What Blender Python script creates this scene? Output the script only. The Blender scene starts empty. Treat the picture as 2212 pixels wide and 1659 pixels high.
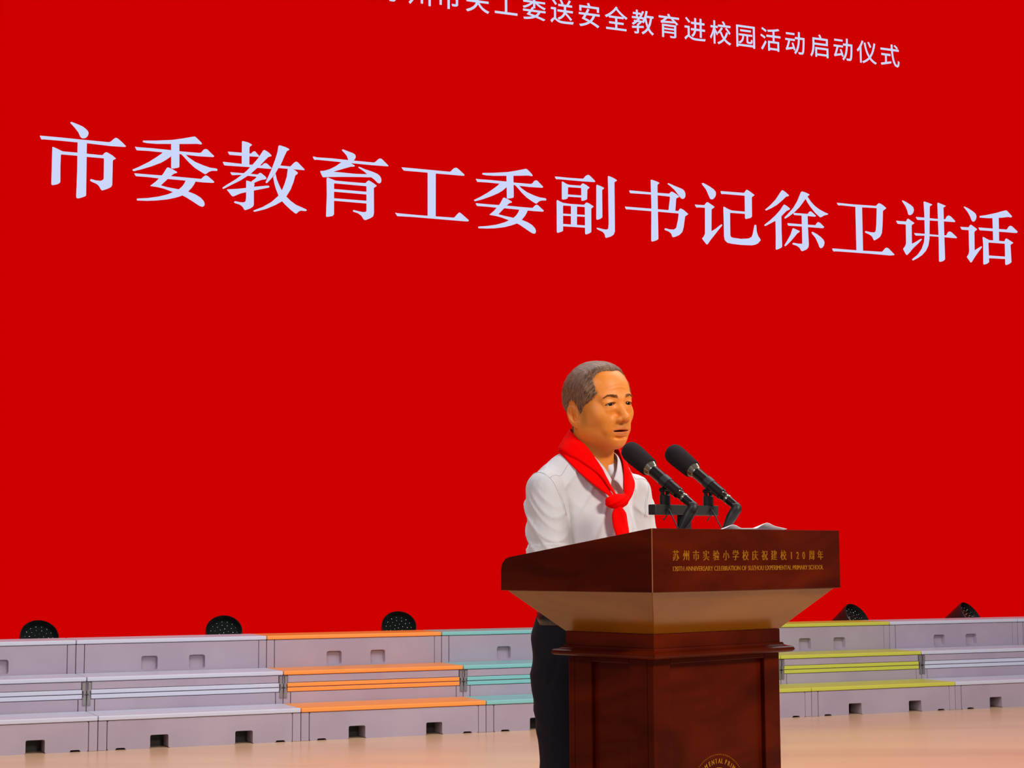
import bpy, bmesh, math, random
import numpy as np
from mathutils import Vector, Matrix
from mathutils.geometry import tessellate_polygon

SC = bpy.context.scene
COL = SC.collection
random.seed(4)
PI = math.pi

# ------------------------------------------------------------------ camera
F_PX, PITCH, ROLL = 3781.56, 0.10025, -0.00535
cam = bpy.data.cameras.new('camera')
cam.sensor_width = 36.0
cam.sensor_fit = 'HORIZONTAL'
cam.lens = F_PX / 2212 * 36.0
cam.clip_end = 200
camo = bpy.data.objects.new('camera', cam)
COL.objects.link(camo)
fw = Vector((0, math.cos(PITCH), math.sin(PITCH)))
up = Vector((0, -math.sin(PITCH), math.cos(PITCH)))
rt = Vector((1, 0, 0))
r2 = rt * math.cos(ROLL) + up * math.sin(ROLL)
u2 = up * math.cos(ROLL) - rt * math.sin(ROLL)
camo.matrix_world = Matrix(((r2.x, u2.x, -fw.x, 0), (r2.y, u2.y, -fw.y, 0), (r2.z, u2.z, -fw.z, 1.17), (0, 0, 0, 1)))
SC.camera = camo

# ------------------------------------------------------------------ world, lights, exposure
SC.view_settings.view_transform = 'Standard'
SC.view_settings.look = 'None'
SC.view_settings.exposure = 0.0
SC.view_settings.gamma = 1.0
SC.view_settings.use_curve_mapping = False
wd = bpy.data.worlds.new('hall'); SC.world = wd; wd.use_nodes = True
wd.node_tree.nodes['Background'].inputs[0].default_value = (0.92, 0.90, 1.0, 1)
wd.node_tree.nodes['Background'].inputs[1].default_value = 0.16

def area(name, loc, tgt, sx, sy, power, color):
    l = bpy.data.lights.new(name, 'AREA'); l.shape = 'RECTANGLE'; l.size = sx; l.size_y = sy
    l.energy = power; l.color = color
    o = bpy.data.objects.new(name, l); COL.objects.link(o); o.location = loc
    o.rotation_euler = (Vector(tgt) - Vector(loc)).to_track_quat('-Z', 'Y').to_euler()
    return o
area('stage_front_light', (4.6, 0.2, 4.6), (0.4, 5.2, 1.2), 1.6, 0.8, 380, (1.0, 0.92, 0.82))
area('stage_front_light', (-3.5, 0.0, 5.2), (0.6, 9.0, 0.3), 1.6, 0.8, 150, (0.97, 0.93, 1.0))
area('overhead_light', (0.2, 7.6, 6.2), (0.6, 8.6, 0.0), 7.0, 1.4, 430, (0.96, 0.95, 1.0))
area('overhead_light', (5.6, 8.6, 6.4), (5.6, 10.4, 0.0), 4.0, 1.2, 250, (0.93, 0.94, 1.0))

# ------------------------------------------------------------------ materials
MATS = {}
def mat(name, color, rough=0.5, metal=0.0, spec=0.5, emit=None, estr=1.0, bump=None, var=None, coat=0.0, sheen=0.0, sss=0.0):
    if name in MATS: return MATS[name]
    m = bpy.data.materials.new(name); m.use_nodes = True
    nt = m.node_tree; b = nt.nodes['Principled BSDF']
    b.inputs['Base Color'].default_value = (*color, 1)
    b.inputs['Roughness'].default_value = rough
    b.inputs['Metallic'].default_value = metal
    b.inputs['Specular IOR Level'].default_value = spec
    b.inputs['Coat Weight'].default_value = coat
    b.inputs['Coat Roughness'].default_value = 0.12
    b.inputs['Sheen Weight'].default_value = sheen
    if sss:
        b.inputs['Subsurface Weight'].default_value = sss
        b.inputs['Subsurface Radius'].default_value = (0.012, 0.004, 0.0015)
        b.inputs['Subsurface Scale'].default_value = 1.0
    if emit:
        b.inputs['Emission Color'].default_value = (*emit, 1)
        b.inputs['Emission Strength'].default_value = estr
    tc = nt.nodes.new('ShaderNodeTexCoord')
    if bump:   # (scale xyz, strength, distance, detail)
        mp = nt.nodes.new('ShaderNodeMapping'); mp.inputs['Scale'].default_value = bump[0]
        nz = nt.nodes.new('ShaderNodeTexNoise'); nz.inputs['Scale'].default_value = 1.0
        nz.inputs['Detail'].default_value = bump[3]
        bp = nt.nodes.new('ShaderNodeBump'); bp.inputs['Strength'].default_value = bump[1]; bp.inputs['Distance'].default_value = bump[2]
        nt.links.new(tc.outputs['Object'], mp.inputs['Vector']); nt.links.new(mp.outputs[0], nz.inputs['Vector'])
        nt.links.new(nz.outputs[0], bp.inputs['Height']); nt.links.new(bp.outputs[0], b.inputs['Normal'])
    if var:    # (scale xyz, colour2, low, high, distortion)
        mp = nt.nodes.new('ShaderNodeMapping'); mp.inputs['Scale'].default_value = var[0]
        nz = nt.nodes.new('ShaderNodeTexNoise'); nz.inputs['Scale'].default_value = 1.0
        nz.inputs['Detail'].default_value = 5; nz.inputs['Distortion'].default_value = var[4]
        cr = nt.nodes.new('ShaderNodeValToRGB')
        cr.color_ramp.elements[0].position = var[2]; cr.color_ramp.elements[0].color = (*color, 1)
        cr.color_ramp.elements[1].position = var[3]; cr.color_ramp.elements[1].color = (*var[1], 1)
        nt.links.new(tc.outputs['Object'], mp.inputs['Vector']); nt.links.new(mp.outputs[0], nz.inputs['Vector'])
        nt.links.new(nz.outputs[0], cr.inputs[0]); nt.links.new(cr.outputs[0], b.inputs['Base Color'])
    MATS[name] = m
    return m

M_FLOOR = mat('pale wood floor', (0.71, 0.46, 0.265), 0.24, spec=0.4, var=((0.28, 1.1, 1), (0.60, 0.37, 0.22), 0.40, 0.70, 0.8))  # darker mottling stands in for broad shadow and reflection bands
M_WALL = mat('dark hall wall', (0.05, 0.045, 0.05), 0.8)
M_SCREEN = mat('red led display', (0.0, 0.0, 0.0), 1.0, spec=0.0, emit=(0.615, 0.0, 0.0))
M_TEXT = mat('pale lit lettering', (0.0, 0.0, 0.0), 1.0, spec=0.0, emit=(0.60, 0.68, 0.96))
M_BLACK = mat('black metal', (0.012, 0.012, 0.012), 0.35)
M_PLA = mat('pale lilac grey plastic', (0.360, 0.290, 0.355), 0.42, spec=0.4, var=((2.2, 2.2, 2.2), (0.410, 0.335, 0.395), 0.38, 0.68, 0.2))
M_CAP = {'grey': mat('light grey tread', (0.56, 0.57, 0.66), 0.38, spec=0.4),
         'orange': mat('orange tread', (0.90, 0.31, 0.060), 0.38, spec=0.4),
         'teal': mat('teal tread', (0.22, 0.52, 0.50), 0.38, spec=0.4),
         'yellow': mat('yellow green tread', (0.55, 0.56, 0.075), 0.38, spec=0.4)}
M_HINGE = mat('dull hinge metal', (0.26, 0.24, 0.25), 0.45, metal=0.6)
M_WOOD = mat('dark red mahogany', (0.048, 0.0034, 0.0004), 0.30, spec=0.09, coat=0.0, var=((3.0, 3.0, 9.0), (0.115, 0.0095, 0.0006), 0.35, 0.75, 0.9), bump=((60, 60, 8), 0.03, 0.002, 3))
M_HOP = mat('lacquered wood with floor sheen', (0.20, 0.068, 0.003), 0.20, spec=0.30, coat=0.03, var=((3, 3, 14), (0.26, 0.094, 0.005), 0.35, 0.7, 1.2))  # paler than the mahogany: floor reflection is put into the base colour
M_EDGE = mat('pale wood edge', (0.33, 0.13, 0.04), 0.35)
M_GOLD = mat('gold lettering', (0.50, 0.20, 0.008), 0.4, metal=0.1, spec=0.2)
M_FOAM = mat('charcoal foam', (0.022, 0.016, 0.018), 0.95, spec=0.15, bump=((900, 900, 900), 0.6, 0.001, 2))
M_MIC = mat('dark bronze metal', (0.05, 0.038, 0.034), 0.24, metal=0.85)
M_MICR = mat('brass tinted ring', (0.30, 0.27, 0.20), 0.25, metal=0.9)
M_RUB = mat('black rubber', (0.012, 0.010, 0.010), 0.5)
M_BARM = mat('dark grey satin metal', (0.055, 0.048, 0.042), 0.35, metal=0.4)
M_PAPER = mat('white paper', (0.95, 0.92, 0.96), 0.7)
M_SHIRT = mat('white cotton shirt', (0.66, 0.65, 0.67), 0.85, spec=0.2, bump=((11, 11, 6), 0.55, 0.022, 5))
M_STITCH = mat('shirt stitching', (0.56, 0.55, 0.57), 0.9)
M_RED = mat('bright red scarf cloth', (0.97, 0.0, 0.0), 0.85, spec=0.05, bump=((30, 30, 18), 0.25, 0.006, 3))
M_TROU = mat('navy trouser cloth', (0.008, 0.008, 0.015), 0.85, spec=0.2, bump=((14, 14, 5), 0.5, 0.02, 3))
M_BELT = mat('black leather', (0.010, 0.009, 0.009), 0.35)
M_SHOE = mat('polished black leather', (0.010, 0.010, 0.010), 0.2)
M_EYEW = mat('eye white', (0.50, 0.34, 0.24), 0.3, spec=0.3)
M_IRIS = mat('dark brown iris', (0.010, 0.004, 0.002), 0.12, spec=0.4)
M_BROW = mat('brown brow hair', (0.36, 0.15, 0.045), 0.8)
M_LASH = mat('dark lash line', (0.045, 0.014, 0.006), 0.8)
M_MOUTH = mat('dark mouth interior', (0.05, 0.006, 0.004), 0.6)
M_LENS = mat('dark green lens glass', (0.003, 0.006, 0.004), 0.25, spec=0.15)
M_GLINT = mat('lens glint', (0.85, 0.85, 0.82), 0.08, metal=1.0)
M_STEEL = mat('belt buckle steel', (0.6, 0.58, 0.55), 0.25, metal=1.0)

def skin_material():
    m = bpy.data.materials.new('warm tanned skin'); m.use_nodes = True
    nt = m.node_tree; b = nt.nodes['Principled BSDF']
    b.inputs['Roughness'].default_value = 0.50; b.inputs['Specular IOR Level'].default_value = 0.5
    b.inputs['Subsurface Weight'].default_value = 0.12
    b.inputs['Subsurface Radius'].default_value = (0.010, 0.0035, 0.001)
    b.inputs['Subsurface Scale'].default_value = 1.0
    tc = nt.nodes.new('ShaderNodeTexCoord')
    nz = nt.nodes.new('ShaderNodeTexNoise'); nz.inputs['Scale'].default_value = 28; nz.inputs['Detail'].default_value = 4
    cr = nt.nodes.new('ShaderNodeValToRGB')
    cr.color_ramp.elements[0].position = 0.35; cr.color_ramp.elements[0].color = (0.80, 0.245, 0.022, 1)
    cr.color_ramp.elements[1].position = 0.7; cr.color_ramp.elements[1].color = (0.88, 0.30, 0.050, 1)
    nt.links.new(tc.outputs['Object'], nz.inputs['Vector']); nt.links.new(nz.outputs[0], cr.inputs[0])
    at = nt.nodes.new('ShaderNodeAttribute'); at.attribute_name = 'tone'
    sp = nt.nodes.new('ShaderNodeSeparateColor'); nt.links.new(at.outputs['Color'], sp.inputs[0])
    prev = cr.outputs[0]
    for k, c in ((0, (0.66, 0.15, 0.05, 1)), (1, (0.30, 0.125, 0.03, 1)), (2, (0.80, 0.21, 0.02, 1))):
        mx = nt.nodes.new('ShaderNodeMix'); mx.data_type = 'RGBA'
        nt.links.new(sp.outputs[k], mx.inputs[0]); nt.links.new(prev, mx.inputs[6]); mx.inputs[7].default_value = c
        prev = mx.outputs[2]
    nt.links.new(prev, b.inputs['Base Color'])
    n2 = nt.nodes.new('ShaderNodeTexNoise'); n2.inputs['Scale'].default_value = 260; n2.inputs['Detail'].default_value = 3
    bp = nt.nodes.new('ShaderNodeBump'); bp.inputs['Strength'].default_value = 0.12; bp.inputs['Distance'].default_value = 0.001
    nt.links.new(tc.outputs['Object'], n2.inputs['Vector']); nt.links.new(n2.outputs[0], bp.inputs['Height'])
    nt.links.new(bp.outputs[0], b.inputs['Normal'])
    return m
M_SKIN = skin_material()

def hair_material():
    m = bpy.data.materials.new('greying brown hair'); m.use_nodes = True
    nt = m.node_tree; b = nt.nodes['Principled BSDF']
    b.inputs['Roughness'].default_value = 0.45
    b.inputs['Specular IOR Level'].default_value = 0.4
    at = nt.nodes.new('ShaderNodeAttribute'); at.attribute_name = 'flow'      # coordinates along and across the combed strands
    mp = nt.nodes.new('ShaderNodeMapping'); mp.inputs['Scale'].default_value = (55, 900, 40)
    nz = nt.nodes.new('ShaderNodeTexNoise'); nz.inputs['Scale'].default_value = 1.0; nz.inputs['Detail'].default_value = 3
    cr = nt.nodes.new('ShaderNodeValToRGB')
    cr.color_ramp.elements[0].position = 0.35; cr.color_ramp.elements[0].color = (0.060, 0.023, 0.009, 1)
    cr.color_ramp.elements[1].position = 0.68; cr.color_ramp.elements[1].color = (0.40, 0.21, 0.12, 1)
    nt.links.new(at.outputs['Vector'], mp.inputs['Vector']); nt.links.new(mp.outputs[0], nz.inputs['Vector'])
    nt.links.new(nz.outputs[0], cr.inputs[0]); nt.links.new(cr.outputs[0], b.inputs['Base Color'])
    bp = nt.nodes.new('ShaderNodeBump'); bp.inputs['Strength'].default_value = 0.7; bp.inputs['Distance'].default_value = 0.003
    nt.links.new(nz.outputs[0], bp.inputs['Height']); nt.links.new(bp.outputs[0], b.inputs['Normal'])
    return m
M_HAIR = hair_material()

# ------------------------------------------------------------------ object helpers
def tag(o, label=None, cat=None, group=None, kind=None):
    if label: o['label'] = label
    if cat: o['category'] = cat
    if group: o['group'] = group
    if kind: o['kind'] = kind
    return o

def empty(name, loc=(0, 0, 0), rz=0.0):
    o = bpy.data.objects.new(name, None); COL.objects.link(o); o.location = loc; o.rotation_euler = (0, 0, rz)
    o.empty_display_size = 0.1
    return o

def link(name, me, m, parent=None, smooth=False):
    o = bpy.data.objects.new(name, me); COL.objects.link(o)
    if m is not None: me.materials.append(m)
    if smooth: me.polygons.foreach_set('use_smooth', [True] * len(me.polygons))
    if parent is not None: o.parent = parent
    return o

def obj(name, bm, m, parent=None, smooth=False, bevel=0.0, seg=2):
    me = bpy.data.meshes.new(name)
    bmesh.ops.recalc_face_normals(bm, faces=bm.faces)
    bm.to_mesh(me); bm.free()
    o = link(name, me, m, parent, smooth)
    if bevel:
        md = o.modifiers.new('b', 'BEVEL'); md.width = bevel; md.segments = seg; md.limit_method = 'ANGLE'; md.angle_limit = 0.6
    return o

def box(bm, x0, x1, y0, y1, z0, z1):
    v = [bm.verts.new((x, y, z)) for x in (x0, x1) for y in (y0, y1) for z in (z0, z1)]
    for f in ((0, 1, 3, 2), (4, 6, 7, 5), (0, 4, 5, 1), (2, 3, 7, 6), (0, 2, 6, 4), (1, 5, 7, 3)):
        bm.faces.new([v[i] for i in f])

def loft(bm, rings, cap=True, closed=True):
    R = [[bm.verts.new(p) for p in r] for r in rings]
    n = len(R[0])
    for a, b in zip(R, R[1:]):
        for i in range(n if closed else n - 1):
            bm.faces.new((a[i], a[(i + 1) % n], b[(i + 1) % n], b[i]))
    if cap and closed:
        bm.faces.new(R[0][::-1]); bm.faces.new(R[-1])
    return R

def frame_of(d):
    d = Vector(d).normalized()
    a = Vector((0, 0, 1)) if abs(d.z) < 0.9 else Vector((1, 0, 0))
    x = a.cross(d).normalized(); y = d.cross(x)
    return x, y, d

def lathe(bm, base, axis, prof, n=32):
    """prof: (distance along axis, radius)"""
    x, y, d = frame_of(axis); base = Vector(base)
    rings = []
    for s, r in prof:
        rings.append([base + d * s + (x * math.cos(2 * PI * i / n) + y * math.sin(2 * PI * i / n)) * max(r, 1e-4) for i in range(n)])
    loft(bm, rings)

def tube(bm, pts, r, n=12):
    pts = [Vector(p) for p in pts]
    rr = r if isinstance(r, (list, tuple)) else [r] * len(pts)
    x = None; rings = []
    for i, p in enumerate(pts):
        d = (pts[min(i + 1, len(pts) - 1)] - pts[max(i - 1, 0)]).normalized()
        if x is None: x = frame_of(d)[0]
        x = (x - d * x.dot(d)).normalized(); y = d.cross(x)
        rings.append([p + (x * math.cos(2 * PI * k / n) + y * math.sin(2 * PI * k / n)) * rr[i] for k in range(n)])
    loft(bm, rings)

def bez(p, n=12):
    """Catmull-Rom through the points"""
    p = [Vector(q) for q in p]; out = []
    q = [p[0] * 2 - p[1]] + p + [p[-1] * 2 - p[-2]]
    for i in range(1, len(q) - 2):
        for k in range(n):
            t = k / n
            out.append(0.5 * ((2 * q[i]) + (-q[i - 1] + q[i + 1]) * t + (2 * q[i - 1] - 5 * q[i] + 4 * q[i + 1] - q[i + 2]) * t * t + (-q[i - 1] + 3 * q[i] - 3 * q[i + 1] + q[i + 2]) * t ** 3))
    out.append(p[-1]); return out

def rounded(pts, r):
    """round each corner of a 2D outline"""
    out = []; n = len(pts)
    for i in range(n):
        p = Vector(pts[i]); a = Vector(pts[i - 1]) - p; b = Vector(pts[(i + 1) % n]) - p
        if a.length < 1e-9 or b.length < 1e-9: continue
        ra = min(r, a.length * .45); rb = min(r, b.length * .45)
        A = p + a.normalized() * ra; B = p + b.normalized() * rb
        for t in (0, .5, 1):
            out.append(((1 - t) ** 2 * A + 2 * t * (1 - t) * p + t * t * B)[:])
    return out

def slab(bm, outline, y0, y1, holes=(), pocket=None):
    """outline in (x, z), front at y0, back at y1; holes cut pockets of the given depth"""
    loops = [[Vector((x, z, 0)) for x, z in outline]] + [[Vector((x, z, 0)) for x, z in h] for h in holes]
    tri = tessellate_polygon(loops)
    flat = [v for l in loops for v in l]
    fr = [bm.verts.new((v.x, y0, v.y)) for v in flat]
    for t in tri:
        try: bm.faces.new([fr[i] for i in t])
        except ValueError: pass
    no = len(outline)
    bk = [bm.verts.new((x, y1, z)) for x, z in outline]
    for i in range(no):
        bm.faces.new((fr[i], fr[(i + 1) % no], bk[(i + 1) % no], bk[i]))
    for t in tessellate_polygon([[Vector((x, z, 0)) for x, z in outline]]):
        try: bm.faces.new([bk[i] for i in t])
        except ValueError: pass
    k = no
    for h in holes:
        m = len(h)
        cx = sum(p[0] for p in h) / m; cz = sum(p[1] for p in h) / m
        inn = [bm.verts.new((cx + (x - cx) * .88, y0 + pocket, cz + (z - cz) * .88)) for x, z in h]
        for i in range(m):
            bm.faces.new((fr[k + i], fr[k + (i + 1) % m], inn[(i + 1) % m], inn[i]))
        bm.faces.new(inn)
        k += m

# ------------------------------------------------------------------ room
bm = bmesh.new(); box(bm, -18, 28, -8, 30, -0.12, 0.0)
tag(obj('floor', bm, M_FLOOR), kind='structure')

TH = 0.41464
RO = Vector((-2.59232, 11.07504, 0))           # front left seam of the risers
def riser_empty(name, along=0.0, back=0.0, z=0.0):
    t = Vector((math.cos(TH), math.sin(TH), 0)); n = Vector((-math.sin(TH), math.cos(TH), 0))
    return empty(name, RO + t * along + n * back + Vector((0, 0, z)), TH)

bw = riser_empty('stage_back', 0, 2.62)
bm = bmesh.new(); box(bm, -14, 30, 0, 0.15, 0, 9.5)
wb = obj('wall_back', bm, M_WALL); wb.matrix_world = Matrix.Translation(bw.location) @ Matrix.Rotation(TH, 4, 'Z'); tag(wb, kind='structure')
bpy.data.objects.remove(bw)

# ------------------------------------------------------------------ LED screen
scr = riser_empty('led_screen', 0, 2.4)
tag(scr, 'huge bright red LED screen with pale Chinese lettering behind the risers', 'screen')
bm = bmesh.new(); box(bm, -4.5, 14.5, 0, 0.08, 0.25, 8.2); obj('display_panel', bm, M_SCREEN, scr)
bm = bmesh.new(); box(bm, -4.5, 14.5, 0.03, 0.20, 0.0, 0.25); obj('support_base', bm, M_BLACK, scr)

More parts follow.
